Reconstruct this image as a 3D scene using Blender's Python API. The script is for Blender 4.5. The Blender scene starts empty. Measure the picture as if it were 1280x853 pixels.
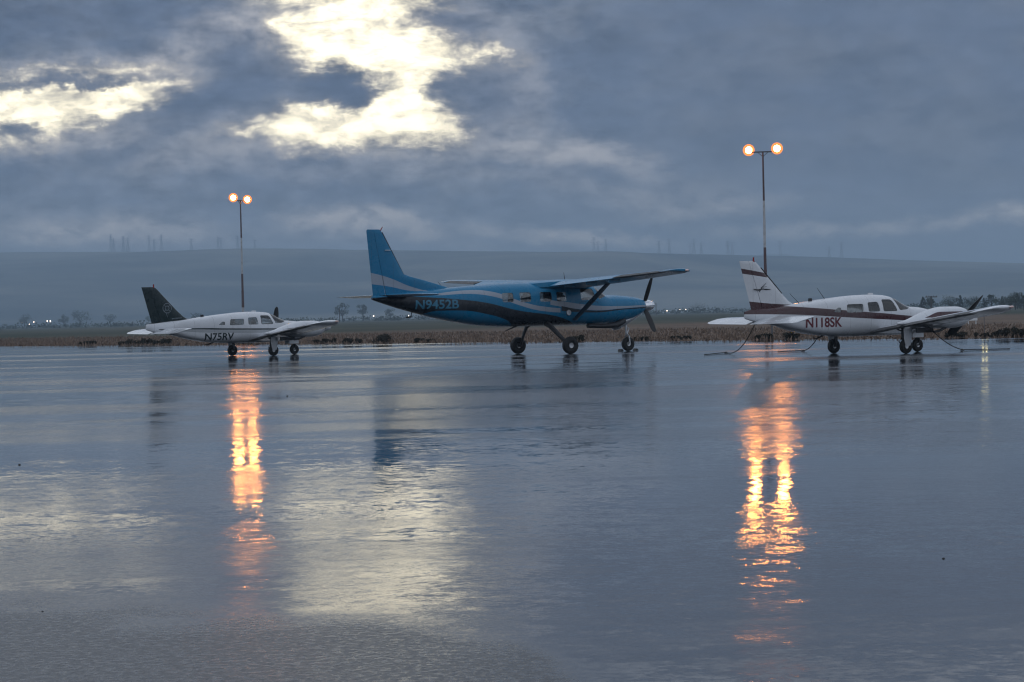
import bpy, bmesh, math, random
import numpy as np
from mathutils import Vector, Matrix
R = math.radians
random.seed(7)
C = bpy.context.scene.collection
scene = bpy.context.scene

# ------------------------------------------------------------------ camera
cam_data = bpy.data.cameras.new('camera')
cam_data.sensor_width = 36.0
cam_data.lens = 36.0 * 2600 / 1280
cam_data.clip_start = 0.1
cam_data.clip_end = 30000
cam = bpy.data.objects.new('camera', cam_data)
C.objects.link(cam)
cam.matrix_world = Matrix.Translation((0, 0, 1.5)) @ Matrix.Rotation(R(90 - 0.712), 4, 'X') @ Matrix.Rotation(R(-1.3), 4, 'Z')
scene.camera = cam

# ------------------------------------------------------------------ render settings
scene.view_settings.view_transform = 'Standard'
scene.view_settings.look = 'None'
scene.view_settings.exposure = 0.38
scene.view_settings.gamma = 1.0
scene.view_settings.use_curve_mapping = False
scene.render.engine = 'CYCLES'
cy = scene.cycles
cy.max_bounces = 8
cy.diffuse_bounces = 2
cy.glossy_bounces = 4
cy.transmission_bounces = 4
cy.transparent_max_bounces = 12
cy.volume_bounces = 0
cy.caustics_reflective = False
cy.caustics_refractive = False
cy.sample_clamp_indirect = 10.0
cy.use_denoising = True
cy.denoiser = 'OPENIMAGEDENOISE'
cy.denoising_input_passes = 'RGB_ALBEDO_NORMAL'
cy.denoising_prefilter = 'ACCURATE'
cy.filter_width = 1.2

# ------------------------------------------------------------------ node helper
class NT:
    def __init__(s, tree):
        s.t = tree; s.n = tree.nodes; s.l = tree.links
    def _in(s, node, i, v):
        if v is None: return
        if isinstance(v, bpy.types.NodeSocket): s.l.new(v, node.inputs[i])
        else: node.inputs[i].default_value = v
    def m(s, op, a, b=None, c=None, clamp=False):
        n = s.n.new('ShaderNodeMath'); n.operation = op; n.use_clamp = clamp
        s._in(n, 0, a); s._in(n, 1, b); s._in(n, 2, c)
        return n.outputs[0]
    def v(s, op, a, b=None, scale=None):
        n = s.n.new('ShaderNodeVectorMath'); n.operation = op
        s._in(n, 0, a); s._in(n, 1, b)
        if scale is not None: s._in(n, 3, scale)
        return n.outputs['Value'] if op in ('LENGTH', 'DOT_PRODUCT') else n.outputs[0]
    def sep(s, a):
        n = s.n.new('ShaderNodeSeparateXYZ'); s._in(n, 0, a); return n.outputs
    def comb(s, x, y, z):
        n = s.n.new('ShaderNodeCombineXYZ'); s._in(n, 0, x); s._in(n, 1, y); s._in(n, 2, z); return n.outputs[0]
    def mapping(s, a, loc=(0, 0, 0), rot=(0, 0, 0), sc=(1, 1, 1), kind='POINT'):
        n = s.n.new('ShaderNodeMapping'); n.vector_type = kind
        s._in(n, 0, a); n.inputs['Location'].default_value = loc
        n.inputs['Rotation'].default_value = rot; n.inputs['Scale'].default_value = sc
        return n.outputs[0]
    def noise(s, vec, scale, detail=4, rough=0.5, dist=0.0):
        n = s.n.new('ShaderNodeTexNoise'); s._in(n, 'Vector', vec)
        n.inputs['Scale'].default_value = scale; n.inputs['Detail'].default_value = detail
        n.inputs['Roughness'].default_value = rough; n.inputs['Distortion'].default_value = dist
        return n.outputs['Fac'], n.outputs['Color']
    def mr(s, a, f0, f1, t0=0.0, t1=1.0, interp='SMOOTHSTEP'):
        n = s.n.new('ShaderNodeMapRange'); n.interpolation_type = interp
        s._in(n, 0, a)
        for i, q in zip((1, 2, 3, 4), (f0, f1, t0, t1)): s._in(n, i, q)
        return n.outputs[0]
    def mix(s, f, a, b, blend='MIX'):
        n = s.n.new('ShaderNodeMix'); n.data_type = 'RGBA'; n.blend_type = blend
        s._in(n, 0, f); s._in(n, 6, a); s._in(n, 7, b)
        return n.outputs[2]
    def curve(s, x, pts):
        n = s.n.new('ShaderNodeFloatCurve'); s._in(n, 'Value', x)
        cm = n.mapping; c = cm.curves[0]
        c.points[0].location = pts[0]; c.points[1].location = pts[-1]
        for p in pts[1:-1]: c.points.new(*p)
        for p in c.points: p.handle_type = 'AUTO_CLAMPED'
        cm.update()
        return n.outputs[0]
    def ramp(s, f, stops, interp='LINEAR'):
        n = s.n.new('ShaderNodeValToRGB'); s._in(n, 0, f); r = n.color_ramp; r.interpolation = interp
        while len(r.elements) < len(stops): r.elements.new(0.5)
        for e, (p, c) in zip(r.elements, stops): e.position = p; e.color = (*c, 1) if len(c) == 3 else c
        return n.outputs[0]

# ------------------------------------------------------------------ sky: broken dusk overcast
SUN_EL, SUN_AZ = 12.0, -4.0      # behind the cloud, straight over the hills
GAPS = [
    (-12.44, 5.87, 3.63, 0.88, 8, 1),
    (-13.59, 5.77, 1.98, 1.06, 0, 1),
    (-10.52, 6.26, 1.98, 0.57, 12, 0.9),
    (-11.57, 6.89, 3.74, 0.20, 3, 0.5),
    (-3.56, 7.36, 2.75, 1.37, -10, 1),
    (-1.92, 6.94, 2.42, 0.75, -8, 1),
    (-0.93, 7.04, 1.32, 0.48, 0, 1),
    (-4.48, 5.25, 3.63, 0.62, 4, 1),
    (-5.46, 5.49, 1.54, 0.53, 6, 1),
    (-2.72, 5.43, 2.09, 1.01, 0, 1),
    (-2.59, 6.41, 1.76, 1.32, 0, 1),
    (-4.22, 7.42, 1.98, 0.88, 0, 1),
    (-3.75, 8.60, 2.42, 0.84, 0, 0.9),
    (-5.30, 7.77, 1.54, 0.88, 0, 0.8),
    (-6.34, 5.47, 1.32, 0.53, 10, 0.7),
    (-6.59, 8.66, 1.98, 0.44, 0, 0.4),
    (-3.51, 9.35, 2.86, 0.97, 0, 0.8),
    (-9.81, 9.49, 3.08, 0.57, 0, 0.3),
]
DARKS = [
    (-7.39, 6.88, 1.45, 1.06, -5, 1),
    (-6.97, 6.35, 0.97, 0.88, 30, 1),
    (-8.28, 5.88, 1.37, 0.53, 12, 0.9),
    (-4.50, 6.38, 1.23, 0.53, 4, 1),
    (-4.14, 6.11, 0.75, 0.40, 0, 0.8),
    (-5.38, 6.32, 0.48, 0.26, 0, 0.6),
    (-0.46, 5.99, 1.54, 1.10, -20, 1),
    (-1.60, 6.38, 0.66, 0.40, 0, 0.55),
    (-2.69, 7.06, 0.00, 0.00, 0, 0),
    (-1.23, 8.00, 1.32, 0.31, -12, 0.8),
    (-8.94, 5.40, 1.32, 0.40, 12, 0.9),
    (-7.68, 8.54, 0.77, 0.26, 0, 0.6),
    (-11.75, 8.13, 3.63, 0.88, 0, 1),
    (-13.29, 5.28, 0.53, 0.26, 0, 0.7),
    (-11.58, 6.59, 2.86, 0.15, 3, 0.7),
]
PALE = [
    (-9.33, 6.84, 1.15, 0.62, 0, 0.9),
    (-6.61, 7.99, 1.98, 0.44, 0, 0.9),
    (-8.35, 7.51, 1.10, 0.44, 0, 0.5),
    (-10.55, 5.21, 3.74, 0.35, 8, 0.45),
    (-12.45, 5.04, 2.64, 0.26, 0, 0.4),
    (-6.68, 4.69, 3.30, 0.26, 4, 0.4),
    (-1.63, 5.19, 1.32, 0.35, -10, 0.4),
    (5.79, 2.78, 2.64, 0.26, 4, 0.3),
    (-8.20, 4.35, 2.64, 0.26, 4, 0.3),
    (-5.18, 8.20, 2.64, 0.75, -5, 0.6),
    (-1.57, 7.69, 2.42, 0.99, -15, 0.45),
    (-11.78, 6.90, 4.19, 0.40, 3, 0.6),
    (-4.06, 4.65, 4.41, 0.26, -4, 0.4),
    (-7.97, 5.22, 2.42, 0.44, 20, 0.35),
    (0.13, 4.93, 1.54, 0.57, -10, 0.4),
    (-6.18, 7.47, 0.88, 0.88, 0, 0.5),
    (-0.28, 6.46, 1.32, 1.32, 20, 0.4),
    (2.73, 3.33, 3.08, 0.44, -20, 0.25),
    (-1.66, 3.98, 3.08, 0.26, -5, 0.25),
    (-13.09, 4.79, 2.64, 0.40, 0, 0.25),
    (1.44, 4.50, 2.53, 0.40, -4, 0.7),
    (3.41, 4.09, 1.32, 0.40, -20, 0.4),
    (-0.76, 4.62, 1.32, 0.22, 5, 0.4),
    (12.22, 2.28, 2.86, 0.26, 5, 0.6),
    (13.69, 2.46, 1.32, 0.31, 0, 0.6),
    (9.67, 2.07, 1.98, 0.18, 2, 0.2),
    (-4.54, 2.66, 1.76, 0.44, 0, 0.95),
    (-3.01, 2.52, 1.32, 0.40, -20, 0.9),
    (-11.24, 2.55, 3.52, 0.35, 0, 0.8),
    (1.39, 2.13, 3.08, 0.26, -6, 0.8),
    (7.95, 2.07, 2.64, 0.26, 0, 0.5),
    (-3.41, 4.46, 2.64, 0.22, -4, 0.3),
    (-7.11, 4.98, 1.32, 0.35, 20, 0.3),
    (4.70, 3.07, 1.98, 0.57, 0, 0.22),
    (-11.61, 4.98, 2.42, 0.31, 0, 0.2),
    (-9.54, 2.29, 6.61, 0.35, 0, 0.2),
    (-1.70, 2.11, 2.64, 0.31, -20, 0.2),
    (0.58, 5.57, 0.88, 0.66, 30, 0.25),
    (0.49, 6.45, 0.66, 0.66, 0, 0.3),
    (-5.60, 4.07, 2.64, 0.31, -6, 0.2),
    (-11.66, 3.00, 3.52, 0.26, 0, 0.15),
]

world = bpy.data.worlds.new('World'); scene.world = world; world.use_nodes = True
wt = NT(world.node_tree); wt.n.clear()
tc = wt.n.new('ShaderNodeTexCoord').outputs['Generated']
dx, dy, dz = wt.sep(tc)
az = wt.m('MULTIPLY', wt.m('ARCTAN2', dx, dy), 57.29578)
el = wt.m('MULTIPLY', wt.m('ARCSINE', dz), 57.29578)
P = wt.comb(az, el, 0.0)
# cloud billows: warp the direction with noise before testing the holes in the deck
w1 = wt.noise(wt.mapping(P, sc=(1, 1.5, 1)), 0.42, 3, 0.55)[1]
w2 = wt.noise(wt.mapping(P, loc=(5, 2, 0), sc=(1, 1.35, 1)), 1.5, 8, 0.66)[1]
def cen(c, k): return wt.v('MULTIPLY', wt.v('SUBTRACT', c, (0.5, 0.5, 0.5)), k)
PW = wt.v('ADD', wt.v('ADD', P, cen(w1, (1.7, 0.9, 0))), cen(w2, (1.15, 0.8, 0)))
PW2 = wt.v('ADD', wt.v('ADD', P, cen(w1, (1.2, 0.5, 0))), cen(w2, (1.6, 0.55, 0)))
def blobs(P_, table):
    """soft ellipses in the sky: azimuth, elevation, half sizes (degrees), tilt, strength"""
    tot = None
    for (a, e, rx, ry, rot, st) in table:
        if rx < 0.05: continue
        q = wt.mapping(P_, loc=(a, e, 0), rot=(0, 0, R(rot)), sc=(rx, ry, 1), kind='TEXTURE')
        qx, qy, _ = wt.sep(q)
        d = wt.m('SQRT', wt.m('ADD', wt.m('MULTIPLY', qx, qx), wt.m('MULTIPLY', qy, qy)))
        f = wt.mr(d, 0.05, 1.45, st, 0.0)
        tot = f if tot is None else wt.m('SUBTRACT', 1.0, wt.m('MULTIPLY', wt.m('SUBTRACT', 1.0, tot), wt.m('SUBTRACT', 1.0, f)))
    return tot
gap = blobs(PW, GAPS)
dark = blobs(PW, DARKS)
pale = blobs(PW2, PALE)
n_fine = wt.noise(wt.mapping(P, loc=(3, 9, 0), sc=(1, 1.8, 1)), 1.1, 8, 0.62)[0]
n_big = wt.noise(wt.mapping(P, loc=(13, 4, 0), sc=(1, 2.6, 1)), 0.22, 4, 0.5)[0]
n_mid = wt.noise(wt.mapping(P, loc=(1, 4, 0), sc=(1, 2.0, 1)), 0.42, 8, 0.6, 0.2)[0]
base_g = wt.m('MULTIPLY', gap, wt.m('SUBTRACT', 1.0, wt.m('MULTIPLY', dark, 0.93)))
streak = wt.noise(wt.mapping(P, loc=(8, 1, 0), rot=(0, 0, R(-8)), sc=(0.7, 2.4, 1)), 0.9, 9, 0.68, 0.6)[0]
tex = wt.m('ADD', wt.m('MULTIPLY', wt.m('SUBTRACT', n_fine, 0.5), 1.25), wt.m('MULTIPLY', wt.m('SUBTRACT', streak, 0.5), 1.35))
thin = wt.m('ADD', base_g, wt.m('MULTIPLY', tex, wt.m('MULTIPLY', wt.mr(base_g, 0.02, 0.35), wt.mr(base_g, 0.6, 1.0, 1.0, 0.7))))
g = wt.mr(thin, 0.12, 1.08, 0, 1, 'LINEAR')
gap_rgb = wt.ramp(g, [(0.0, (0, 0, 0)), (0.2, (0.035, 0.033, 0.028)), (0.40, (0.15, 0.145, 0.13)), (0.56, (0.36, 0.345, 0.30)), (0.74, (0.62, 0.60, 0.50)), (1.0, (1, 0.96, 0.82))])
# colour of the closed deck
lumpy = wt.mr(az, -2.0, 6.0, 1.0, 0.40)
deck = wt.mix(wt.m('MULTIPLY', wt.mr(n_mid, 0.36, 0.64), lumpy), (0.076, 0.102, 0.158, 1), (0.185, 0.212, 0.270, 1))
deck = wt.mix(wt.mr(n_big, 0.35, 0.65, 0.0, 0.6), deck, (0.108, 0.146, 0.228, 1))
low = wt.mr(el, 0.8, 4.6, 0.75, 0.0)
deck = wt.mix(low, deck, (0.145, 0.180, 0.250, 1))
deck = wt.mix(wt.m('MULTIPLY', dark, 0.75), deck, (0.070, 0.100, 0.168, 1))
rel = wt.m('MULTIPLY', wt.mr(n_fine, 0.28, 0.72, 0.84, 1.18), wt.mr(streak, 0.3, 0.7, 0.90, 1.10))
rel = wt.m('ADD', 1.0, wt.m('MULTIPLY', wt.m('SUBTRACT', rel, 1.0), lumpy))
deck = wt.v('SCALE', deck, scale=rel)
pale_s = wt.m('MULTIPLY', pale, wt.mr(n_fine, 0.3, 0.65, 0.35, 1.25))
pale_s = wt.m('MULTIPLY', pale_s, wt.m('SUBTRACT', 1.0, wt.m('MULTIPLY', dark, 0.75)))
deck = wt.mix(wt.m('MINIMUM', pale_s, 1.0), deck, (0.46, 0.45, 0.46, 1))
# the deck above and behind the photographer: a bit brighter, broken by big soft lumps
nd = wt.noise(tc, 2.2, 5, 0.6)[0]
dome = wt.mix(wt.mr(nd, 0.30, 0.66), (0.23, 0.275, 0.355, 1), (0.52, 0.565, 0.64, 1))
nearv = wt.m('MULTIPLY', wt.mr(el, 8.9, 12.8, 1.0, 0.0), wt.mr(wt.m('ABSOLUTE', az), 20.0, 50.0, 1.0, 0.0))
deck = wt.mix(nearv, dome, deck)
# glow of the gap, warm behind the torn edge
front = wt.mr(wt.m('ABSOLUTE', az), 24.0, 60.0, 1.0, 0.0)
g2 = wt.m('MULTIPLY', g, front)
sky = wt.n.new('ShaderNodeTexSky'); sky.sky_type = 'NISHITA'; sky.sun_disc = False
sky.sun_elevation = R(SUN_EL); sky.sun_rotation = R(SUN_AZ); sky.altitude = 80
nish = wt.v('MULTIPLY', sky.outputs[0], (0.05, 0.05, 0.05))
open_sky = wt.v('ADD', wt.v('MULTIPLY', gap_rgb, (1.80, 1.66, 1.36)), wt.v('MULTIPLY', nish, (0.04, 0.04, 0.04)))
final = wt.mix(g2, deck, wt.v('ADD', open_sky, wt.v('MULTIPLY', deck, (0.5, 0.5, 0.5))))
below = wt.mr(el, -1.0, -0.2, 0.0, 1.0)
final = wt.mix(below, (0.06, 0.07, 0.09, 1), final)
bg = wt.n.new('ShaderNodeBackground'); wt.l.new(final, bg.inputs[0]); bg.inputs[1].default_value = 1.0
wo = wt.n.new('ShaderNodeOutputWorld'); wt.l.new(bg.outputs[0], wo.inputs[0])
world.cycles.sampling_method = 'MANUAL'; world.cycles.sample_map_resolution = 2048

# weak veiled sun (dusk, behind the deck)
sd = bpy.data.lights.new('sun', 'SUN'); sd.energy = 0.012; sd.angle = R(40); sd.color = (1.0, 0.93, 0.82)
sun = bpy.data.objects.new('sun', sd); C.objects.link(sun)
sdir = Vector((math.sin(R(SUN_AZ)) * math.cos(R(SUN_EL)), math.cos(R(SUN_AZ)) * math.cos(R(SUN_EL)), math.sin(R(SUN_EL))))
sun.rotation_euler = sdir.to_track_quat('Z', 'Y').to_euler()

# ------------------------------------------------------------------ materials
MATS = {}
def mat(name, color=(0.5, 0.5, 0.5), rough=0.5, metal=0.0, var=0.12, vscale=6.0, coat=0.0, emit=None, estr=0.0, ior=1.45):
    m = bpy.data.materials.new(name); m.use_nodes = True; t = NT(m.node_tree)
    b = t.n['Principled BSDF']
    co = t.n.new('ShaderNodeTexCoord').outputs['Object']
    f = t.noise(co, vscale, 5, 0.6)[0]
    c0 = tuple(max(0, c * (1 - var)) for c in color) + (1,); c1 = tuple(min(1, c * (1 + var)) for c in color) + (1,)
    t.l.new(t.mix(t.mr(f, 0.3, 0.7), c0, c1), b.inputs['Base Color'])
    t.l.new(t.mr(f, 0.3, 0.7, rough * 0.85, min(1, rough * 1.2)), b.inputs['Roughness'])
    b.inputs['Metallic'].default_value = metal; b.inputs['Coat Weight'].default_value = coat
    b.inputs['Coat Roughness'].default_value = 0.08; b.inputs['IOR'].default_value = ior
    if emit:
        b.inputs['Emission Color'].default_value = (*emit, 1); b.inputs['Emission Strength'].default_value = estr
    MATS[name] = m
    return m
def glass_mat(name, tint, clear):
    m = bpy.data.materials.new(name); m.use_nodes = True; t = NT(m.node_tree); t.n.clear()
    tr = t.n.new('ShaderNodeBsdfTransparent'); tr.inputs[0].default_value = (*tint, 1)
    gl = t.n.new('ShaderNodeBsdfGlossy'); gl.inputs['Roughness'].default_value = 0.06; gl.inputs[0].default_value = (0.9, 0.9, 0.9, 1)
    fr = t.n.new('ShaderNodeFresnel'); fr.inputs[0].default_value = 1.5
    mx = t.n.new('ShaderNodeMixShader'); t.l.new(t.m('ADD', fr.outputs[0], 0.03), mx.inputs[0])
    t.l.new(tr.outputs[0], mx.inputs[1]); t.l.new(gl.outputs[0], mx.inputs[2])
    o = t.n.new('ShaderNodeOutputMaterial'); t.l.new(mx.outputs[0], o.inputs[0]); MATS[name] = m
    return m
mat('white_paint', (0.62, 0.64, 0.67), 0.25, var=0.06, vscale=3, coat=0.6)
mat('dark_interior', (0.025, 0.025, 0.028), 0.8)
mat('seat_fabric', (0.05, 0.045, 0.045), 0.9)
mat('rubber', (0.012, 0.012, 0.013), 0.65, var=0.3, vscale=30)
mat('boot_rubber', (0.008, 0.008, 0.009), 0.45)
mat('alloy', (0.45, 0.46, 0.48), 0.35, metal=0.9)
mat('chrome', (0.75, 0.76, 0.78), 0.12, metal=1.0)
mat('dark_metal', (0.03, 0.03, 0.033), 0.4, metal=0.4)
mat('blade_black', (0.012, 0.012, 0.013), 0.4)
mat('maroon_letter', (0.12, 0.012, 0.022), 0.35)
mat('blue_paint', (0.003, 0.20, 0.38), 0.25, var=0.1, vscale=3, coat=0.6)
mat('green_paint', (0.010, 0.020, 0.022), 0.3, coat=0.4)
mat('maroon_paint', (0.045, 0.008, 0.012), 0.3, coat=0.5)
mat('letter_blue', (0.045, 0.19, 0.30), 0.35)
mat('emblem_grey', (0.20, 0.24, 0.27), 0.4)
mat('rope', (0.03, 0.028, 0.026), 0.9)
mat('beacon_red', (0.25, 0.01, 0.01), 0.2)
mat('clear_plastic', (0.75, 0.55, 0.5), 0.15)
mat('trunk_bark', (0.04, 0.032, 0.026), 0.9)
mat('lamp_steel', (0.06, 0.05, 0.045), 0.5, metal=0.5)
mat('weathered_wood', (0.06, 0.05, 0.04), 0.9)
mat('marker_white', (0.75, 0.76, 0.78), 0.5)
mat('tower_steel', (0.12, 0.12, 0.13), 0.6, metal=0.2)
mat('wing_shade', (0.018, 0.019, 0.022), 0.5)  # shade along the wings' trailing edge, painted near-black on flaps and ailerons
mat('stone', (0.05, 0.05, 0.05), 0.8)
glass_mat('window_glass', (0.70, 0.74, 0.76), 1)
for nm, col, st in (('sodium_glow', (1.0, 0.34, 0.065), 150.0), ('halo_glow', (1.0, 0.26, 0.07), 1.3), ('amber_glow', (1.0, 0.85, 0.40), 4.0), ('town_light', (1.0, 0.80, 0.62), 7.0)):
    m = bpy.data.materials.new(nm); m.use_nodes = True; t = NT(m.node_tree); t.n.clear()
    e = t.n.new('ShaderNodeEmission'); e.inputs[0].default_value = (*col, 1); e.inputs[1].default_value = st
    o = t.n.new('ShaderNodeOutputMaterial'); t.l.new(e.outputs[0], o.inputs[0]); MATS[nm] = m
    if nm in ('town_light', 'halo_glow'): m.cycles.emission_sampling = 'NONE'

def band(t, x, z, x0, x1, up, lo):
    """1 between two curves z = up(x) and z = lo(x); x in [x0, x1], z in metres below 5"""
    xn = t.mr(x, x0, x1, 0, 1, 'LINEAR')
    U = t.curve(xn, [((px - x0) / (x1 - x0), pz / 5) for px, pz in up])
    L = t.curve(xn, [((px - x0) / (x1 - x0), pz / 5) for px, pz in lo])
    zn = t.m('MULTIPLY', z, 0.2)
    a = t.m('MULTIPLY', t.m('GREATER_THAN', zn, L), t.m('LESS_THAN', zn, U))
    inside = t.m('MULTIPLY', t.m('GREATER_THAN', x, x0), t.m('LESS_THAN', x, x1))
    return t.m('MULTIPLY', a, inside)
def livery(name, base, layers, gloss=0.25):
    """base paint with curved stripes laid over it, in the aircraft's own coordinates"""
    m = bpy.data.materials.new(name); m.use_nodes = True; t = NT(m.node_tree)
    b = t.n['Principled BSDF']
    co = t.n.new('ShaderNodeTexCoord').outputs['Object']
    x, y, z = t.sep(co)
    f = t.noise(co, 2.5, 6, 0.65)[0]
    col = (*base, 1)
    for (c, x0, x1, up, lo) in layers:
        col = t.mix(band(t, x, z, x0, x1, up, lo), col, (*c, 1))
    col = t.mix(t.mr(f, 0.3, 0.75, 0.0, 0.10 if max(base) > 0.1 else 0.02), col, (0.10, 0.10, 0.10, 1))
    # panel joints
    pj = t.m('LESS_THAN', t.m('ABSOLUTE', t.m('SUBTRACT', t.m('FRACT', t.m('MULTIPLY', x, 1.15)), 0.5)), 0.006)
    col = t.mix(t.m('MULTIPLY', pj, 0.45), col, (0.03, 0.03, 0.03, 1))
    t.l.new(col, b.inputs['Base Color'])
    t.l.new(t.mr(f, 0.3, 0.7, 0.20, 0.38), b.inputs['Roughness'])
    b.inputs['Coat Weight'].default_value = gloss; b.inputs['Specular IOR Level'].default_value = 0.5 if gloss > 0.1 else 0.3; b.inputs['Coat Roughness'].default_value = 0.08
    MATS[name] = m
    return m

# ------------------------------------------------------------------ object helpers
def tag(o, label=None, cat=None, group=None, kind=None):
    if label: o['label'] = label
    if cat: o['category'] = cat
    if group: o['group'] = group
    if kind: o['kind'] = kind
    return o
def empty(name, loc=(0, 0, 0), rz=0.0):
    o = bpy.data.objects.new(name, None); C.objects.link(o); o.location = loc; o.rotation_euler = (0, 0, rz)
    o.empty_display_size = 0.3
    return o
class MB:
    def __init__(s): s.v = []; s.f = []; s.mi = []; s.cur = 0
    def add(s, vs, fs):
        k = len(s.v); s.v += [tuple(p) for p in vs]; s.f += [tuple(k + i for i in f) for f in fs]; s.mi += [s.cur] * len(fs)
        return s
    def loft(s, rings, cap0=True, cap1=True, closed=True):
        n = len(rings[0]); vs = [p for r in rings for p in r]; fs = []
        for i in range(len(rings) - 1):
            for j in range(n if closed else n - 1):
                a = i * n + j; b = i * n + (j + 1) % n
                fs.append((a, b, b + n, a + n))
        if cap0: fs.append(tuple(range(n - 1, -1, -1)))
        if cap1: fs.append(tuple((len(rings) - 1) * n + j for j in range(n)))
        return s.add(vs, fs)
    def tube(s, pts, rad, n=10, flat=1.0, up=None):
        pts = [Vector(p) for p in pts]
        if not hasattr(rad, '__len__'): rad = [rad] * len(pts)
        rings = []
        for i, p in enumerate(pts):
            t = (pts[min(i + 1, len(pts) - 1)] - pts[max(i - 1, 0)]).normalized()
            u = Vector(up) if up else (Vector((0, 0, 1)) if abs(t.z) < 0.9 else Vector((1, 0, 0)))
            a = t.cross(u).normalized(); b = t.cross(a).normalized()
            rings.append([p + a * (math.cos(q) * rad[i] * flat) + b * (math.sin(q) * rad[i]) for q in [2 * math.pi * k / n for k in range(n)]])
        return s.loft(rings)
    def lathe(s, prof, axis, org, n=24):
        """prof: (distance along axis, radius)"""
        ax = {'x': (Vector((1, 0, 0)), Vector((0, 1, 0)), Vector((0, 0, 1))), 'y': (Vector((0, 1, 0)), Vector((0, 0, 1)), Vector((1, 0, 0))), 'z': (Vector((0, 0, 1)), Vector((1, 0, 0)), Vector((0, 1, 0)))}[axis]
        org = Vector(org)
        rings = [[org + ax[0] * h + ax[1] * (r * math.cos(2 * math.pi * k / n)) + ax[2] * (r * math.sin(2 * math.pi * k / n)) for k in range(n)] for h, r in prof]
        return s.loft(rings)
    def box(s, c, d, rot=None):
        vs = [Vector((sx * d[0] / 2, sy * d[1] / 2, sz * d[2] / 2)) for sx in (-1, 1) for sy in (-1, 1) for sz in (-1, 1)]
        if rot: vs = [rot @ p for p in vs]
        return s.add([p + Vector(c) for p in vs], [(0, 1, 3, 2), (4, 6, 7, 5), (0, 4, 5, 1), (2, 3, 7, 6), (0, 2, 6, 4), (1, 5, 7, 3)])
    def build(s, name, material, parent=None, smooth=True, angle=40, bevel=0.0, recalc=True):
        me = bpy.data.meshes.new(name)
        me.from_pydata(s.v, [], s.f); me.update()
        mats = material if isinstance(material, (list, tuple)) else [material]
        for q in mats: me.materials.append(MATS[q] if isinstance(q, str) else q)
        if len(mats) > 1: me.polygons.foreach_set('material_index', s.mi)
        if recalc or bevel:
            bm = bmesh.new(); bm.from_mesh(me)
            if recalc: bmesh.ops.recalc_face_normals(bm, faces=bm.faces)
            if bevel: bmesh.ops.bevel(bm, geom=list(bm.edges), offset=bevel, segments=2, affect='EDGES')
            bm.to_mesh(me); bm.free()
        if smooth:
            me.polygons.foreach_set('use_smooth', [True] * len(me.polygons)); me.set_sharp_from_angle(angle=R(angle))
        o = bpy.data.objects.new(name, me); C.objects.link(o)
        if parent: o.parent = parent
        return o
def pchip(xs, ys):
    xs = np.array(xs, float); ys = np.array(ys, float); h = np.diff(xs); d = np.diff(ys) / h
    m = np.zeros(len(xs)); m[0] = d[0]; m[-1] = d[-1]
    for i in range(1, len(xs) - 1):
        m[i] = 0 if d[i - 1] * d[i] <= 0 else (h[i - 1] + h[i]) / (h[i] / d[i - 1] + h[i - 1] / d[i]) if True else 0
    def f(x):
        i = int(np.clip(np.searchsorted(xs, x) - 1, 0, len(xs) - 2)); t = (x - xs[i]) / h[i]; t = min(max(t, 0), 1)
        return float((2 * t**3 - 3 * t**2 + 1) * ys[i] + (t**3 - 2 * t**2 + t) * h[i] * m[i] + (-2 * t**3 + 3 * t**2) * ys[i + 1] + (t**3 - t**2) * h[i] * m[i + 1])
    return f

# ------------------------------------------------------------------ aircraft pieces
class Fus:
    """body as stations (x, z bottom, z top, half width, z of widest point, squareness), listed nose last"""
    def __init__(s, st):
        st = sorted(st); s.x0 = st[0][0]; s.x1 = st[-1][0]; xs = [q[0] for q in st]
        s.f = [pchip(xs, [q[k] for q in st]) for k in range(1, 6)]
    def ring(s, x, off=0.0, n=40):
        zb, zt, w, zc, e = [f(x) for f in s.f]
        off = min(off, w * 0.6, (zt - zc) * 0.6, (zc - zb) * 0.6)
        zb += off; zt -= off; w -= off
        out = []
        for k in range(n):
            a = 2 * math.pi * k / n; c, q = math.cos(a), math.sin(a)
            y = w * math.copysign(abs(c) ** (2 / e), c)
            z = zc + ((zt - zc) if q > 0 else (zc - zb)) * math.copysign(abs(q) ** (2 / e), q)
            out.append(Vector((x, y, z)))
        return out
    def y(s, x, z):
        zb, zt, w, zc, e = [f(x) for f in s.f]
        r = min(0.999, abs(z - zc) / ((zt - zc) if z > zc else (zc - zb)))
        return w * (1 - r ** e) ** (1 / e)
    def shell(s, o1, o2, N=90, inset=0.0, n=40, xa=None, xb=None):
        xa = s.x0 if xa is None else xa; xb = s.x1 if xb is None else xb
        mb = MB()
        xs = [xa + (xb - xa) * i / N for i in range(N + 1)]
        mb.loft([s.ring(x, o1, n) for x in xs])
        mb.cur = 1
        xs2 = [xa + inset + (xb - xa - 2 * inset) * i / N for i in range(N + 1)]
        k = len(mb.f)
        mb.loft([s.ring(x, o2, n) for x in xs2])
        return mb, k
def shell_mesh(fus, o1, o2, mats, inset, **kw):
    mb, k = fus.shell(o1, o2, inset=inset, **kw)
    # orient: outer shell outward, inner shell inward
    me = bpy.data.meshes.new('shell'); me.from_pydata(mb.v, [], mb.f); me.update()
    for q in mats: me.materials.append(MATS[q])
    me.polygons.foreach_set('material_index', mb.mi if len(mats) > 1 else [0] * len(mb.mi))
    bm = bmesh.new(); bm.from_mesh(me); bm.faces.ensure_lookup_table()
    outer = bm.faces[:k]; inner = bm.faces[k:]
    bmesh.ops.recalc_face_normals(bm, faces=outer); bmesh.ops.recalc_face_normals(bm, faces=inner)
    bmesh.ops.reverse_faces(bm, faces=inner)
    bm.to_mesh(me); bm.free()
    return me
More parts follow.
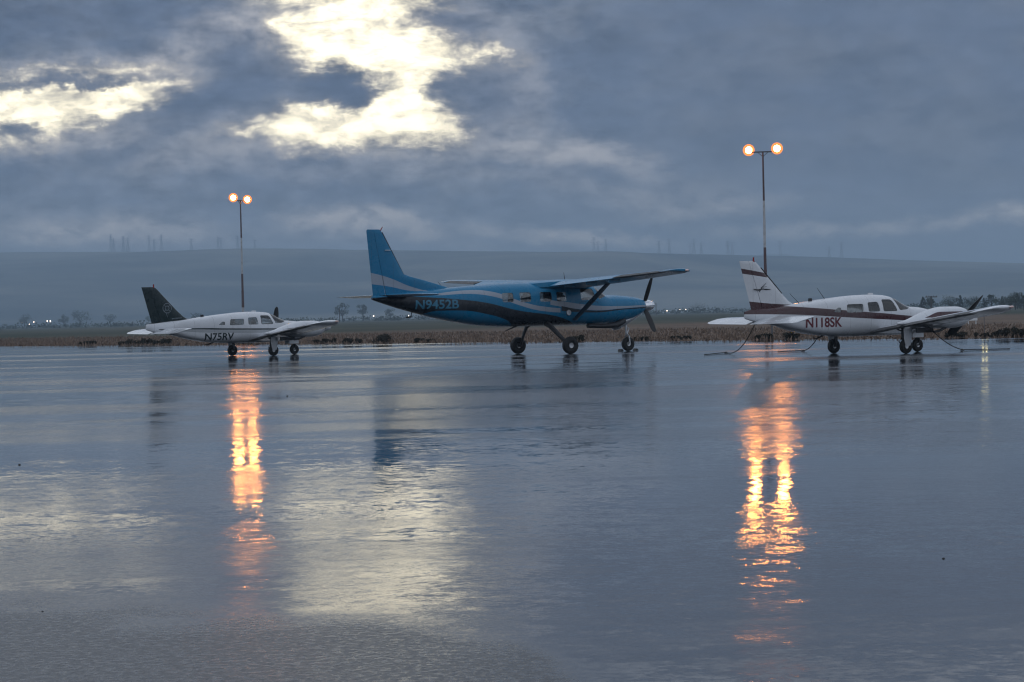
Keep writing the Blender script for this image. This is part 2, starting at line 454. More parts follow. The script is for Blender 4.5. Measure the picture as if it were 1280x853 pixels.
def rounded(poly, r, k=5):
    out = []; n = len(poly)
    for i in range(n):
        p = Vector(poly[i]); a = Vector(poly[i - 1]) - p; b = Vector(poly[(i + 1) % n]) - p
        q = min(r, a.length * 0.45, b.length * 0.45)
        p0 = p + a.normalized() * q; p1 = p + b.normalized() * q
        for j in range(k + 1):
            t = j / k; out.append((1 - t)**2 * p0 + 2 * t * (1 - t) * p + t * t * p1)
    return out
def prism(outline, y0, y1):
    mb = MB(); mb.loft([[Vector((p.x, y, p.y)) for p in outline] for y in (y0, y1)])
    me = bpy.data.meshes.new('cutter'); me.from_pydata(mb.v, [], mb.f)
    bm = bmesh.new(); bm.from_mesh(me); bmesh.ops.recalc_face_normals(bm, faces=bm.faces); bm.to_mesh(me); bm.free()
    return me
def boolean(me, cutters, op):
    """evaluate exact booleans of mesh me against cutter meshes, return the resulting mesh"""
    o = bpy.data.objects.new('work', me); C.objects.link(o); tmp = [o]
    for cme in cutters:
        c = bpy.data.objects.new('work', cme); C.objects.link(c); tmp.append(c)
        md = o.modifiers.new('b', 'BOOLEAN'); md.operation = op; md.solver = 'EXACT'; md.object = c
    bpy.context.view_layer.update()
    out = bpy.data.meshes.new_from_object(o.evaluated_get(bpy.context.evaluated_depsgraph_get()))
    for q in tmp: bpy.data.objects.remove(q)
    return out
def finish(me, name, parent, angle=35):
    me.name = name
    me.polygons.foreach_set('use_smooth', [True] * len(me.polygons)); me.set_sharp_from_angle(angle=R(angle))
    o = bpy.data.objects.new(name, me); C.objects.link(o); o.parent = parent
    return o
def body_with_windows(fus, mats, parent, side_windows, screen):
    """hollow fuselage with window openings cut through and panes set in them"""
    cuts = []; panes = []
    for poly, r in side_windows:
        for sd_ in (-1, 1):
            cuts.append(prism(rounded([Vector(p) for p in poly], r), sd_ * 0.12, sd_ * 1.5)); panes.append(('window', cuts[-1]))
    cuts.append(prism(rounded([Vector(p) for p in screen[0]], screen[1]), -1.5, 1.5)); panes.append(('windshield', cuts[-1]))
    me = boolean(shell_mesh(fus, 0.0, 0.035, mats, 0.06), cuts, 'DIFFERENCE')
    body = finish(me, 'fuselage', parent)
    xs = [p[0] for p in screen[0]] + [p[0] for poly, r in side_windows for p in poly]
    for nm, c in panes:
        cx = [v.co.x for v in c.vertices]
        thin = shell_mesh(fus, 0.008, 0.016, ['window_glass'], 0.03, N=16, xa=min(cx) - 0.1, xb=max(cx) + 0.1)
        # close the shell: the two lofts form a nested pair, the cutter keeps only the skin
        finish(boolean(thin, [c], 'INTERSECT'), nm, parent)
    return body
def text_mesh(txt, width, height, place, name, material, parent, bold=0.022, shear=0.0, cut=0.03, spacing=1.0):
    cu = bpy.data.curves.new('t', 'FONT'); cu.body = txt; cu.offset = bold; cu.shear = shear; cu.space_character = spacing
    o = bpy.data.objects.new('t', cu); C.objects.link(o); bpy.context.view_layer.update()
    me = bpy.data.meshes.new_from_object(o.evaluated_get(bpy.context.evaluated_depsgraph_get()))
    bpy.data.objects.remove(o)
    bm = bmesh.new(); bm.from_mesh(me)
    xs = [v.co.x for v in bm.verts]; ys = [v.co.y for v in bm.verts]
    x0, x1, y0, y1 = min(xs), max(xs), min(ys), max(ys)
    for v in bm.verts: v.co = Vector(((v.co.x - x0) / (x1 - x0) * width, (v.co.y - y0) / (y1 - y0) * height, 0))
    for ax, L in ((0, width), (1, height)):
        k = 1
        while k * cut * (3 if ax == 0 else 1) < L:
            co = [0, 0, 0]; co[ax] = k * cut * (3 if ax == 0 else 1); no = [0, 0, 0]; no[ax] = 1
            bmesh.ops.bisect_plane(bm, geom=bm.verts[:] + bm.edges[:] + bm.faces[:], plane_co=co, plane_no=no); k += 1
    for v in bm.verts: v.co = place(v.co.x, v.co.y)
    me2 = bpy.data.meshes.new(name); bm.to_mesh(me2); bm.free(); me2.materials.append(MATS[material])
    ob = bpy.data.objects.new(name, me2); C.objects.link(ob); ob.parent = parent
    return ob
def registration(fus, txt, x0, width, zc, height, material, parent, off=0.006):
    text_mesh(txt, width, height, lambda a, b: Vector((x0 + a, -(fus.y(x0 + a, zc - height / 2 + b) + off), zc - height / 2 + b)), 'registration_number', material, parent)
    text_mesh(txt, width, height, lambda a, b: Vector((x0 + width - a, fus.y(x0 + width - a, zc - height / 2 + b) + off, zc - height / 2 + b)), 'registration_number', material, parent)
def foil(c0, c1, t, n=14, camber=0.02):
    def yt(x): return 5 * t * (0.2969 * math.sqrt(max(x, 0)) - 0.126 * x - 0.3516 * x**2 + 0.2843 * x**3 - 0.1015 * x**4)
    def yc(x): return 4 * camber * x * (1 - x)
    xs = [c0 + (c1 - c0) * (1 - math.cos(math.pi * i / n)) / 2 for i in range(n + 1)]
    up = [(x, yc(x) + yt(x) + (0.001 if x > .99 else 0)) for x in reversed(xs)]
    lo = [(x, yc(x) - yt(x) - (0.001 if x > .99 else 0)) for x in (xs[1:] if c0 == 0 else xs)]
    return up + lo
def wing_piece(name, secs, c0, c1, side, material, parent, n=14, camber=0.02, vertical=False, droop=0.0, inc=0.0):
    """secs: (span, x of leading edge, z, chord, thickness ratio); x decreases towards the tail"""
    rings = []
    for (y, xl, z, ch, t) in secs:
        ring = []
        for (a, b) in foil(c0, c1, t, n, 0 if vertical else camber):
            dz = -(a - c0) * droop - (a - 0.3) * inc
            if vertical: ring.append(Vector((xl - a * ch, b * ch, z)))
            else: ring.append(Vector((xl - a * ch, side * y, z + (b + dz) * ch)))
        rings.append(ring)
    mb = MB(); mb.loft(rings)
    return mb.build(name, material, parent, angle=50)
def lerp_sec(secs, y):
    for a, b in zip(secs, secs[1:]):
        if a[0] <= y <= b[0]:
            t = (y - a[0]) / (b[0] - a[0]); return tuple(p + (q - p) * t for p, q in zip(a, b))
def wheel(parent, c, r, w, rimr=0.5):
    """tyre and rim, axle along y"""
    x, y, z = c
    p = [(-w / 2 * 0.55, r * rimr), (-w / 2 * 0.95, r * (rimr + 0.1)), (-w / 2, r * 0.78), (-w / 2 * 0.8, r * 0.93), (-w / 2 * 0.35, r), (0, r), (w / 2 * 0.35, r), (w / 2 * 0.8, r * 0.93), (w / 2, r * 0.78), (w / 2 * 0.95, r * (rimr + 0.1)), (w / 2 * 0.55, r * rimr)]
    MB().lathe(p, 'y', c, 28).build('tyre', 'rubber', parent)
    q = [(-w * 0.30, r * 0.15), (-w * 0.34, r * 0.3), (-w * 0.22, r * 0.36), (-w * 0.24, r * rimr * 1.02), (w * 0.24, r * rimr * 1.02), (w * 0.22, r * 0.36), (w * 0.34, r * 0.3), (w * 0.30, r * 0.15)]
    MB().lathe(q, 'y', c, 20).build('rim', 'alloy', parent)
def propeller(parent, c, rad, angles, spin_r, spin_l, spin_mat, blade_w=0.13, tw0=62, tw1=20):
    x, y, z = c
    prof = [(-0.12, spin_r * 0.98), (0, spin_r)] + [(spin_l * t, spin_r * math.sqrt(max(0, 1 - t ** 2.0)) + 0.004) for t in (0.2, 0.4, 0.6, 0.75, 0.88, 0.96, 1.0)]
    hub = MB().lathe(prof, 'x', c, 20).build('propeller', spin_mat, parent)
    for a in angles:
        rings = []
        for i in range(13):
            t = i / 12; r = spin_r * 0.7 + (rad - spin_r * 0.7) * t
            wd = blade_w * (0.45 + 0.75 * math.sin(math.pi * min(1, 0.15 + t * 0.75)) ** 0.8) * (1 if t < 0.9 else (1 - ((t - 0.9) / 0.1) ** 2 * 0.6))
            th = blade_w * (0.30 * (1 - t) + 0.07); tw = R(tw0 + (tw1 - tw0) * t)
            ring = []
            for k in range(12):
                q = 2 * math.pi * k / 12; u = math.cos(q) * wd / 2; v = math.sin(q) * th / 2
                # chord lies between the disc (y) and the axis (x)
                ring.append((u * math.sin(tw) - v * math.cos(tw), u * math.cos(tw) + v * math.sin(tw), r))
            rings.append([Vector(p) for p in ring])
        rot = Matrix.Rotation(R(a), 3, 'X')
        rings = [[rot @ p + Vector((x - 0.03, y, z)) for p in rg] for rg in rings]
        MB().loft(rings).build('blade', 'blade_black', hub)
    return hub

# ------------------------------------------------------------------ ground, apron
EDGE = [(-900, 1045), (-120, 245.0), (-39.5, 160.5), (-20, 136.5), (0, 115.0), (22.7, 92.2), (60, 53.0), (300, -190)]
def strip_plane(name, pts, z, material):
    mb = MB(); mb.add([(x, y, z) for x, y in pts], [tuple(range(len(pts)))])
    return mb.build(name, material, smooth=False, recalc=False)
def field_mat():
    m = bpy.data.materials.new('dry_field'); m.use_nodes = True; t = NT(m.node_tree); b = t.n['Principled BSDF']
    co = t.n.new('ShaderNodeTexCoord').outputs['Object']
    f1 = t.noise(co, 0.12, 8, 0.65)[0]; f2 = t.noise(t.mapping(co, sc=(1, 0.35, 1)), 0.012, 6, 0.6)[0]; f3 = t.noise(co, 2.5, 6, 0.7)[0]
    c = t.mix(t.mr(f1, 0.35, 0.65), (0.190, 0.135, 0.100, 1), (0.100, 0.078, 0.060, 1))
    c = t.mix(t.mr(f3, 0.4, 0.7, 0, 0.6), c, (0.045, 0.038, 0.028, 1))
    x, y, z = t.sep(co)
    far = t.mr(t.m('SUBTRACT', y, t.m('MULTIPLY', x, 0.7)), 215, 290)
    c = t.mix(far, c, t.mix(t.mr(f2, 0.4, 0.6), (0.040, 0.050, 0.036, 1), (0.075, 0.075, 0.055, 1)))
    t.l.new(c, b.inputs['Base Color']); b.inputs['Roughness'].default_value = 0.95; b.inputs['Specular IOR Level'].default_value = 0.1
    MATS['dry_field'] = m
def hill_mat():
    m = bpy.data.materials.new('hill_grass'); m.use_nodes = True; t = NT(m.node_tree); b = t.n['Principled BSDF']
    co = t.n.new('ShaderNodeTexCoord').outputs['Object']
    f1 = t.noise(t.mapping(co, sc=(0.7, 1.3, 6)), 0.0016, 9, 0.66, 0.5)[0]; f2 = t.noise(co, 0.02, 6, 0.65)[0]
    c = t.mix(t.mr(f1, 0.38, 0.62), (0.010, 0.015, 0.016, 1), (0.200, 0.178, 0.130, 1))
    c = t.mix(t.mr(f2, 0.45, 0.7, 0, 0.5), c, (0.03, 0.035, 0.026, 1))
    t.l.new(c, b.inputs['Base Color']); b.inputs['Roughness'].default_value = 1.0; b.inputs['Specular IOR Level'].default_value = 0.0
    MATS['hill_grass'] = m
def apron_mat():
    """rain soaked asphalt: standing water in shallow dips, damp grit between, all laid out in metres on the ground"""
    m = bpy.data.materials.new('wet_asphalt'); m.use_nodes = True; t = NT(m.node_tree); b = t.n['Principled BSDF']
    co = t.n.new('ShaderNodeTexCoord').outputs['Object']
    x, y, _ = t.sep(co)
    big = t.noise(t.mapping(co, sc=(0.55, 1, 1)), 0.10, 5, 0.55)[0]
    med = t.noise(t.mapping(co, loc=(7, 3, 0), sc=(0.35, 1, 1)), 0.55, 5, 0.6)[0]
    med2 = t.noise(t.mapping(co, loc=(2, 11, 0), sc=(0.3, 1, 1)), 0.16, 6, 0.65)[0]
    fine = t.noise(co, 60, 4, 0.7)[0]
    grit = t.noise(co, 170, 3, 0.8)[0]
    # dips warped by noise so that no shore line is straight
    yw = t.m('ADD', y, t.m('MULTIPLY', t.m('SUBTRACT', big, 0.5), t.m('MULTIPLY', y, 0.28)))
    yw = t.m('ADD', yw, t.m('MULTIPLY', t.m('SUBTRACT', med, 0.5), t.m('MULTIPLY', y, 0.09)))
    # logarithmic distance along the apron: 8 m -> 0, 128 m -> 1
    u = t.m('DIVIDE', t.m('LOGARITHM', t.m('DIVIDE', t.m('MAXIMUM', yw, 4.0), 8.0), 2.0), 4.0)
    # wind ripples on the standing water (slope) and how smooth the surface is, by patch
    right = t.mr(t.m('ADD', x, t.m('MULTIPLY', t.m('SUBTRACT', big, 0.5), t.m('MULTIPLY', y, 0.12))), -0.5, 2.5)
    slope = t.m('ADD', t.m('MULTIPLY', t.curve(u, SLOPE_LEFT), t.m('SUBTRACT', 1.0, right)), t.m('MULTIPLY', t.curve(u, SLOPE_RIGHT), right))
    rgh = t.curve(u, ROUGH_PTS)
    patch = t.mr(med2, 0.40, 0.60)
    rgh = t.m('MULTIPLY', rgh, t.mr(patch, 0, 1, 0.5, 1.8))
    slope = t.m('MULTIPLY', slope, t.mr(t.noise(t.mapping(co, loc=(31, 5, 0), sc=(0.5, 1, 1)), 0.3, 4, 0.6)[0], 0.35, 0.65, 0.45, 1.4))
    # long shallow pools left by the paver, seen edge-on near the aircraft
    pool = t.mr(t.noise(t.mapping(co, loc=(5, 40, 0), rot=(0, 0, R(6)), sc=(0.012, 0.14, 1)), 1.0, 4, 0.6)[0], 0.53, 0.60)
    pool = t.m('MULTIPLY', pool, t.mr(y, 34, 60, 0.0, 1.0))
    slope = t.m('ADD', slope, t.m('MULTIPLY', pool, 0.065)); rgh = t.m('ADD', rgh, t.m('MULTIPLY', pool, 0.12))
    # coarse damp asphalt standing out of the water nearest the photographer, on the left
    shore = t.m('ADD', t.m('ADD', y, t.m('MULTIPLY', x, 0.62)), t.m('MULTIPLY', t.m('SUBTRACT', t.noise(co, 0.8, 6, 0.65)[0], 0.5), 3.2))
    shore = t.m('ADD', shore, t.m('MULTIPLY', t.m('MAXIMUM', x, 0.0), 4.0))
    dry = t.mr(shore, 9.0, 10.4, 1.0, 0.0)
    # small islands of grit in mid water
    isl = t.mr(t.noise(t.mapping(co, loc=(4, 4, 0), sc=(0.45, 1, 1)), 0.38, 6, 0.7)[0], 0.52, 0.74)
    isl = t.m('MULTIPLY', isl, 0.45)
    dry = t.m('MULTIPLY', dry, t.mr(t.noise(co, 20, 4, 0.7)[0], 0.36, 0.58, 0.5, 1.0))
    dry2 = t.m('MAXIMUM', dry, isl)
    rough = t.mix(dry2, rgh, t.mr(fine, 0.3, 0.7, 0.30, 0.44))
    amp = t.m('ADD', t.m('MULTIPLY', slope, t.m('SUBTRACT', 1.0, dry2)), t.m('MULTIPLY', dry2, 0.010))
    # ripple normals
    r1 = t.noise(t.mapping(co, sc=(0.7, 1, 1)), 7.0, 2, 0.5, 0.6)[1]
    r2 = t.noise(t.mapping(co, loc=(3, 1, 0), sc=(0.75, 1, 1)), 26.0, 2, 0.5, 0.3)[1]
    r0 = t.noise(co, 1.2, 2, 0.5)[1]
    r3 = t.noise(co, 75.0, 3, 0.7)[1]
    def c3(c, k): return t.v('MULTIPLY', t.v('SUBTRACT', c, (0.5, 0.5, 0.5)), (k * 2.1, k, 0))
    s = t.v('ADD', t.v('ADD', c3(r1, 2.0), c3(r2, 2.0)), t.v('ADD', c3(r3, 2.0), c3(r0, 0.7)))
    s = t.v('SCALE', s, scale=amp)
    gr = t.noise(co, 42, 5, 0.85)[1]
    s = t.v('ADD', s, t.v('SCALE', c3(gr, 1.0), scale=t.m('MULTIPLY', dry2, 0.9)))
    nrm = t.v('NORMALIZE', t.v('ADD', s, (0, 0, 1)))
    t.l.new(nrm, b.inputs['Normal'])
    base = t.mix(t.mr(grit, 0.35, 0.75), (0.014, 0.017, 0.022, 1), (0.055, 0.062, 0.074, 1))
    base = t.mix(t.mr(med2, 0.45, 0.75, 0, 0.4), base, (0.022, 0.022, 0.024, 1))
    t.l.new(base, b.inputs['Base Color'])
    t.l.new(rough, b.inputs['Roughness'])
    b.inputs['IOR'].default_value = 1.55
    t.l.new(t.mix(dry2, (0.5, 0.5, 0.5, 1), (0.30, 0.30, 0.30, 1)), b.inputs['Specular IOR Level'])
    MATS['wet_asphalt'] = m
SLOPE_LEFT = [(0.0, 0.044), (0.12, 0.036), (0.17, 0.026), (0.22, 0.034), (0.31, 0.027), (0.45, 0.017), (0.51, 0.024), (0.60, 0.036), (0.70, 0.032), (0.80, 0.014), (1.0, 0.008)]
SLOPE_RIGHT = [(0.0, 0.060), (0.035, 0.045), (0.07, 0.020), (0.14, 0.022), (0.21, 0.044), (0.25, 0.040), (0.275, 0.010), (0.325, 0.008), (0.355, 0.034), (0.50, 0.042), (0.65, 0.034), (0.75, 0.020), (0.85, 0.011), (1.0, 0.008)]
ROUGH_PTS = [(0.0, 0.09), (0.15, 0.09), (0.25, 0.08), (0.30, 0.05), (0.34, 0.06), (0.50, 0.08), (0.60, 0.09), (0.72, 0.09), (0.80, 0.06), (1.0, 0.05)]
field_mat(); hill_mat(); apron_mat()
tag(strip_plane('field', [(-5800, -290), (5800, -290), (5800, 10300), (-5800, 10300)], -0.02, 'dry_field'), kind='structure')
tag(strip_plane('apron', [(-900, -280), (400, -280)] + EDGE[::-1], 0.0, 'wet_asphalt'), kind='structure')

def hill(name, y0, y1, xs, top, nx, ny, seed, rough_amp):
    """a long ridge rising away from the plain; top(x) = crest height"""
    rng = np.random.RandomState(seed); ph = rng.rand(24) * 6.28
    mb = MB(); vs = []
    for j in range(ny + 1):
        t = j / ny; y = y0 + (y1 - y0) * t
        for i in range(nx + 1):
            x = xs[0] + (xs[1] - xs[0]) * i / nx
            s = math.sin(min(t / 0.8, 1) * math.pi / 2) ** 1.3 if t <= 0.8 else math.cos((t - 0.8) / 0.2 * math.pi / 2) ** 0.5
            n = sum(math.sin(x * 0.0011 * (k + 1) + ph[k] + y * 0.0009 * (k + 1) * math.cos(ph[k + 8])) / (k + 1) for k in range(8))
            g = sum(math.sin(x * 0.009 * (k + 1) + ph[k + 12] + y * 0.002) / (k + 1) for k in range(6))
            h = top(x) * s + (n * rough_amp + g * 2.0) * (s * (1.01 - s)) * 3.0
            vs.append((x, y, max(h, -1 + 0.5 * s) - 1.0 * (1 - s)))
    fs = [(j * (nx + 1) + i, j * (nx + 1) + i + 1, (j + 1) * (nx + 1) + i + 1, (j + 1) * (nx + 1) + i) for j in range(ny) for i in range(nx)]
    mb.add(vs, fs)
    return tag(mb.build(name, 'hill_grass', recalc=False, angle=180), kind='structure')
YC = 5600.0
ridge = pchip([-5800, -1400, -740, 5, 565, 1390, 5800], [YC * math.tan(R(2.08)), YC * math.tan(R(2.03)), YC * math.tan(R(1.88)), YC * math.tan(R(1.66)), YC * math.tan(R(1.47)), YC * math.tan(R(1.08)), 70])
hill('hill', 3400, 3400 + (YC - 3400) / 0.8, (-5700, 5700), ridge, 260, 60, 3, 26)
YF = 8200.0
def far_top(x):
    b = lambda c, w, h: h * math.exp(-((x - c) / w) ** 2)
    return YF * 0.0175 + b(-0.030 * YF, 0.045 * YF, YF * 0.0140) + b(0.125 * YF, 0.02 * YF, YF * 0.0095) + b(-0.25 * YF, 0.1 * YF, YF * 0.012)
hill('far_hill', 6600, 8600, (-5700, 5700), far_top, 160, 20, 9, 10)

# ------------------------------------------------------------------ haze over the valley
hm = bpy.data.materials.new('haze'); hm.use_nodes = True; t = NT(hm.node_tree); t.n.clear()
pv = t.n.new('ShaderNodeVolumePrincipled'); pv.inputs['Color'].default_value = (0.60, 0.80, 1.0, 1); pv.inputs['Density'].default_value = 0.00029
pv.inputs['Anisotropy'].default_value = 0.0
o = t.n.new('ShaderNodeOutputMaterial'); t.l.new(pv.outputs[0], o.inputs['Volume']); MATS['haze'] = hm
hz = MB().box((0, 5050, 110.5), (11800, 10900, 225)).build('haze', 'haze', smooth=False)
tag(hz, kind='stuff')

# ------------------------------------------------------------------ high wing single turboprop
def single_turboprop(loc, rz):
    root = empty('turboprop_airplane', loc, rz)
    tag(root, 'blue high-wing single-propeller airplane with black swoosh, parked between the two white planes', 'airplane')
    BL, BK, GR = (0.002, 0.165, 0.325), (0.010, 0.015, 0.023), (0.32, 0.36, 0.42)
    layers = [
        (BK, -8.2, 1.2, [(-8.2, 2.2), (-7.6, 2.22), (-6.5, 2.27), (-5.3, 2.22), (-4.2, 2.13), (-3.07, 1.99), (-1.64, 1.67), (0.05, 1.43), (0.7, 1.25), (1.2, 1.05)],
         [(-8.2, 1.0), (-5.9, 1.3), (-5.4, 1.62), (-4.8, 1.72), (-3.8, 1.70), (-3.07, 1.58), (-2.2, 1.36), (-1.4, 1.0), (1.2, 0.9)]),
        (GR, -5.3, 0.25, [(-5.3, 2.30), (-4.27, 2.42), (-3.4, 2.46), (-2.8, 2.40), (-2.27, 2.27), (-1.78, 2.09), (-0.97, 1.87), (-0.3, 1.77), (0.25, 1.72)],
         [(-5.3, 2.29), (-4.9, 2.285), (-3.87, 2.32), (-2.68, 2.20), (-1.78, 1.92), (-0.97, 1.70), (-0.3, 1.60), (0.25, 1.56)]),
        (GR, -0.2, 4.7, [(-0.2, 2.03), (0.4, 1.97), (1.05, 1.88), (2.06, 1.78), (3.2, 1.755), (4.7, 1.78)], [(-0.2, 1.86), (0.4, 1.76), (1.05, 1.68), (2.06, 1.61), (3.2, 1.66), (4.7, 1.72)]),
        (BK, 0.3, 4.7, [(0.3, 1.80), (1.05, 1.67), (2.06, 1.60), (3.2, 1.65), (4.7, 1.71)], [(0.3, 1.62), (1.05, 1.56), (2.06, 1.53), (3.2, 1.61), (4.7, 1.66)]),
        (GR, -7.9, -5.2, [(-7.9, 3.22), (-7.4, 3.13), (-6.67, 2.94), (-5.9, 2.65), (-5.2, 2.46)], [(-7.9, 2.78), (-7.4, 2.73), (-6.67, 2.63), (-5.9, 2.48), (-5.2, 2.44)]),
    ]
    livery('turboprop_livery', BL, layers, 0.08)
    fus = Fus([(4.78, 1.62, 1.90, 0.16, 1.76, 2.0), (4.70, 1.52, 1.98, 0.24, 1.76, 2.0), (4.45, 1.38, 2.06, 0.37, 1.75, 2.1), (4.0, 1.22, 2.13, 0.48, 1.72, 2.2), (3.3, 1.12, 2.19, 0.60, 1.68, 2.3), (2.75, 1.08, 2.22, 0.69, 1.65, 2.4),
               (2.35, 1.07, 2.45, 0.75, 1.65, 2.5), (1.95, 1.07, 2.66, 0.79, 1.7, 2.7), (1.5, 1.07, 2.71, 0.81, 1.75, 2.9), (0.0, 1.07, 2.72, 0.82, 1.8, 3.0), (-1.6, 1.07, 2.71, 0.82, 1.85, 2.9), (-2.8, 1.13, 2.66, 0.77, 1.9, 2.7),
               (-4.0, 1.30, 2.58, 0.64, 1.95, 2.5), (-5.5, 1.62, 2.47, 0.42, 2.03, 2.3), (-6.8, 1.97, 2.37, 0.20, 2.15, 2.1), (-7.40, 2.16, 2.30, 0.07, 2.22, 2.0)])
    wins = [([(-2.32, 1.98), (-1.84, 1.98), (-1.84, 2.33), (-2.32, 2.33)], 0.08), ([(-1.56, 1.98), (-1.06, 1.98), (-1.06, 2.34), (-1.56, 2.34)], 0.08), ([(-0.66, 1.98), (-0.12, 1.98), (-0.12, 2.34), (-0.66, 2.34)], 0.08),
            ([(0.10, 1.98), (0.55, 1.98), (0.55, 2.34), (0.10, 2.34)], 0.08), ([(1.22, 2.0), (1.92, 2.02), (1.84, 2.44), (1.22, 2.46)], 0.08)]
    body = body_with_windows(fus, ['turboprop_livery', 'dark_interior'], root, wins, ([(2.08, 2.04), (2.68, 2.19), (3.3, 2.5), (2.5, 2.9), (2.02, 2.52)], 0.05))
    registration(fus, 'N9452B', -5.80, 1.68, 1.955, 0.34, 'letter_blue', root)
    # seats seen through the panes
    for sx, sy in ((1.35, -0.38), (1.35, 0.38), (0.2, -0.42), (-0.8, -0.42), (-0.8, 0.42), (-1.8, 0.42)):
        mb = MB(); mb.box((sx, sy, 1.62), (0.5, 0.46, 0.14)); mb.box((sx - 0.26, sy, 1.92), (0.12, 0.44, 0.62)); mb.box((sx - 0.27, sy, 2.27), (0.09, 0.26, 0.14))
        mb.build('seat', 'seat_fabric', root, bevel=0.03)
    mb = MB().box((2.45, 0, 1.95), (0.35, 1.1, 0.36)); mb.build('instrument_panel', 'dark_interior', root, bevel=0.04)
    # door outline with handle
    for q in (-1, 1):
        door = MB()
        o_ = rounded([Vector(p) for p in [(1.12, 1.18), (2.02, 1.18), (2.02, 1.95), (1.12, 1.95)]], 0.08)
        ring0 = [Vector((p.x, q * (fus.y(p.x, p.y) + 0.004), p.y)) for p in o_]; c_ = Vector((1.57, 0, 1.565))
        ring1 = [Vector((c_.x + (p.x - c_.x) * 0.975, q * (fus.y(p.x, p.y) + 0.004), c_.z + (p.y - c_.z) * 0.97)) for p in o_]
        door.loft([ring0, ring1], cap0=False, cap1=False); dd = door.build('door_seal', 'dark_metal', root)
        MB().box((1.25, q * (fus.y(1.25, 1.75) + 0.012), 1.75), (0.13, 0.02, 0.035)).build('door_handle', 'alloy', dd, bevel=0.005)
    # wings
    for side in (-1, 1):
        secs = [(0.70, 1.70, 2.60, 2.00, 0.165), (1.4, 1.66, 2.63, 1.94, 0.16), (4.4, 1.46, 2.765, 1.62, 0.15), (7.30, 1.26, 2.90, 1.25, 0.125), (7.60, 1.18, 2.925, 1.12, 0.11), (7.69, 1.04, 2.94, 0.88, 0.07)]
        wg = wing_piece('wing', secs, 0.0, 0.72, side, 'wing_blue', root)
        ms = lambda a, b: [lerp_sec(secs, a)] + [s_ for s_ in secs if a < s_[0] < b] + [lerp_sec(secs, b)]
        wing_piece('flap', ms(0.85, 4.7), 0.735, 1.0, side, 'wing_blue', wg, n=8, droop=0.10)
        wing_piece('aileron', ms(4.75, 7.25), 0.735, 1.0, side, 'wing_shade', wg, n=8, droop=0.04)
        wing_piece('wing_tip', ms(7.28, 7.69), 0.72, 1.0, side, 'wing_blue', wg, n=6)
        bs = [(s_[0], s_[1] + 0.012, s_[2], s_[3] * 1.012, s_[4] * 1.05) for s_ in ms(1.2, 7.25)]
        wing_piece('deicing_boot', bs, 0.0, 0.07, side, 'boot_rubber', wg, n=8)
        for fy in (1.6, 3.0, 4.4):
            s_ = lerp_sec(secs, fy); MB().box((s_[1] - s_[3] * 0.78, side * fy, s_[2] - 0.09), (0.5, 0.05, 0.12)).build('flap_track', 'wing_blue', wg, bevel=0.015)
        rx = rr = None
        st = MB(); a_, b_ = Vector((0.95, side * 0.74, 1.28)), Vector((1.05, side * 2.85, 2.62))
        rings = []
        for i in range(7):
            tt = i / 6; p = a_.lerp(b_, tt); w = 0.115 + 0.035 * math.sin(math.pi * tt)
            rings.append([p + Vector((math.cos(q) * w, 0, math.sin(q) * 0.035)) for q in [2 * math.pi * k / 12 for k in range(12)]])
        st.loft(rings); st.build('wing_strut', 'wing_blue_dark', root)
        MB().lathe([(-0.08, 0.01), (-0.04, 0.035), (0.03, 0.04), (0.09, 0.01)], 'x', (0.95, side * 7.71, 2.94), 12).build('tip_light', 'clear_plastic', wg)
    MB().loft([[Vector((x_, y_, z_)) for y_, z_ in [(w_, 2.52), (w_, zt_ - 0.06), (w_ * 0.7, zt_), (-w_ * 0.7, zt_), (-w_, zt_ - 0.06), (-w_, 2.52)]] for x_, w_, zt_ in [(-1.1, 0.3, 2.68), (-0.5, 0.72, 2.75), (0.4, 0.80, 2.81), (1.2, 0.80, 2.81), (1.65, 0.74, 2.76), (1.9, 0.5, 2.66)]]).build('wing_fairing', 'wing_blue', root, bevel=0.0)
    # tail
    fs = [(2.30, -3.7, 2.30, 3.66, 0.045), (2.50, -4.0, 2.50, 3.38, 0.045), (2.62, -4.35, 2.62, 3.04, 0.05), (2.85, -5.2, 2.85, 2.21, 0.065), (3.00, -5.83, 3.00, 1.59, 0.085), (3.08, -6.06, 3.08, 1.37, 0.095), (4.55, -6.91, 4.55, 0.655, 0.10), (4.66, -6.98, 4.66, 0.59, 0.09), (4.70, -7.03, 4.70, 0.50, 0.05)]
    def vert(name, secs, cut, material, parent, first):
        mb = MB(); rings = []
        for (_, xl, z, ch, t_) in secs:
            c = 1 - min(cut(z), ch * 0.8) / ch
            rings.append([Vector((xl - a * ch, b * ch, z)) for a, b in (foil(0, c - 0.012, t_, 12, 0) if first else foil(c, 1.0, t_, 8, 0))])
        return mb.loft(rings).build(name, material, parent, angle=50)
    cutf = lambda z: 0.50 - (z - 2.3) * 0.09
    fin = vert('fin', fs, cutf, 'turboprop_livery', root, True)
    vert('rudder', [s_ for s_ in fs], cutf, 'turboprop_livery', fin, False)
    MB().tube([(-6.08, 0, 3.08), (-6.93, 0, 4.60)], 0.022, 8).build('deicing_boot', 'boot_rubber', fin)
    MB().tube([(-6.99, 0, 4.66), (-6.90, 0, 4.80)], [0.02, 0.012], 6).build('beacon', 'beacon_red', fin)
    MB().box((-6.75, 0, 3.95), (0.22, 0.20, 0.02)).build('aerial_blade', 'marker_white', fin, bevel=0.004)
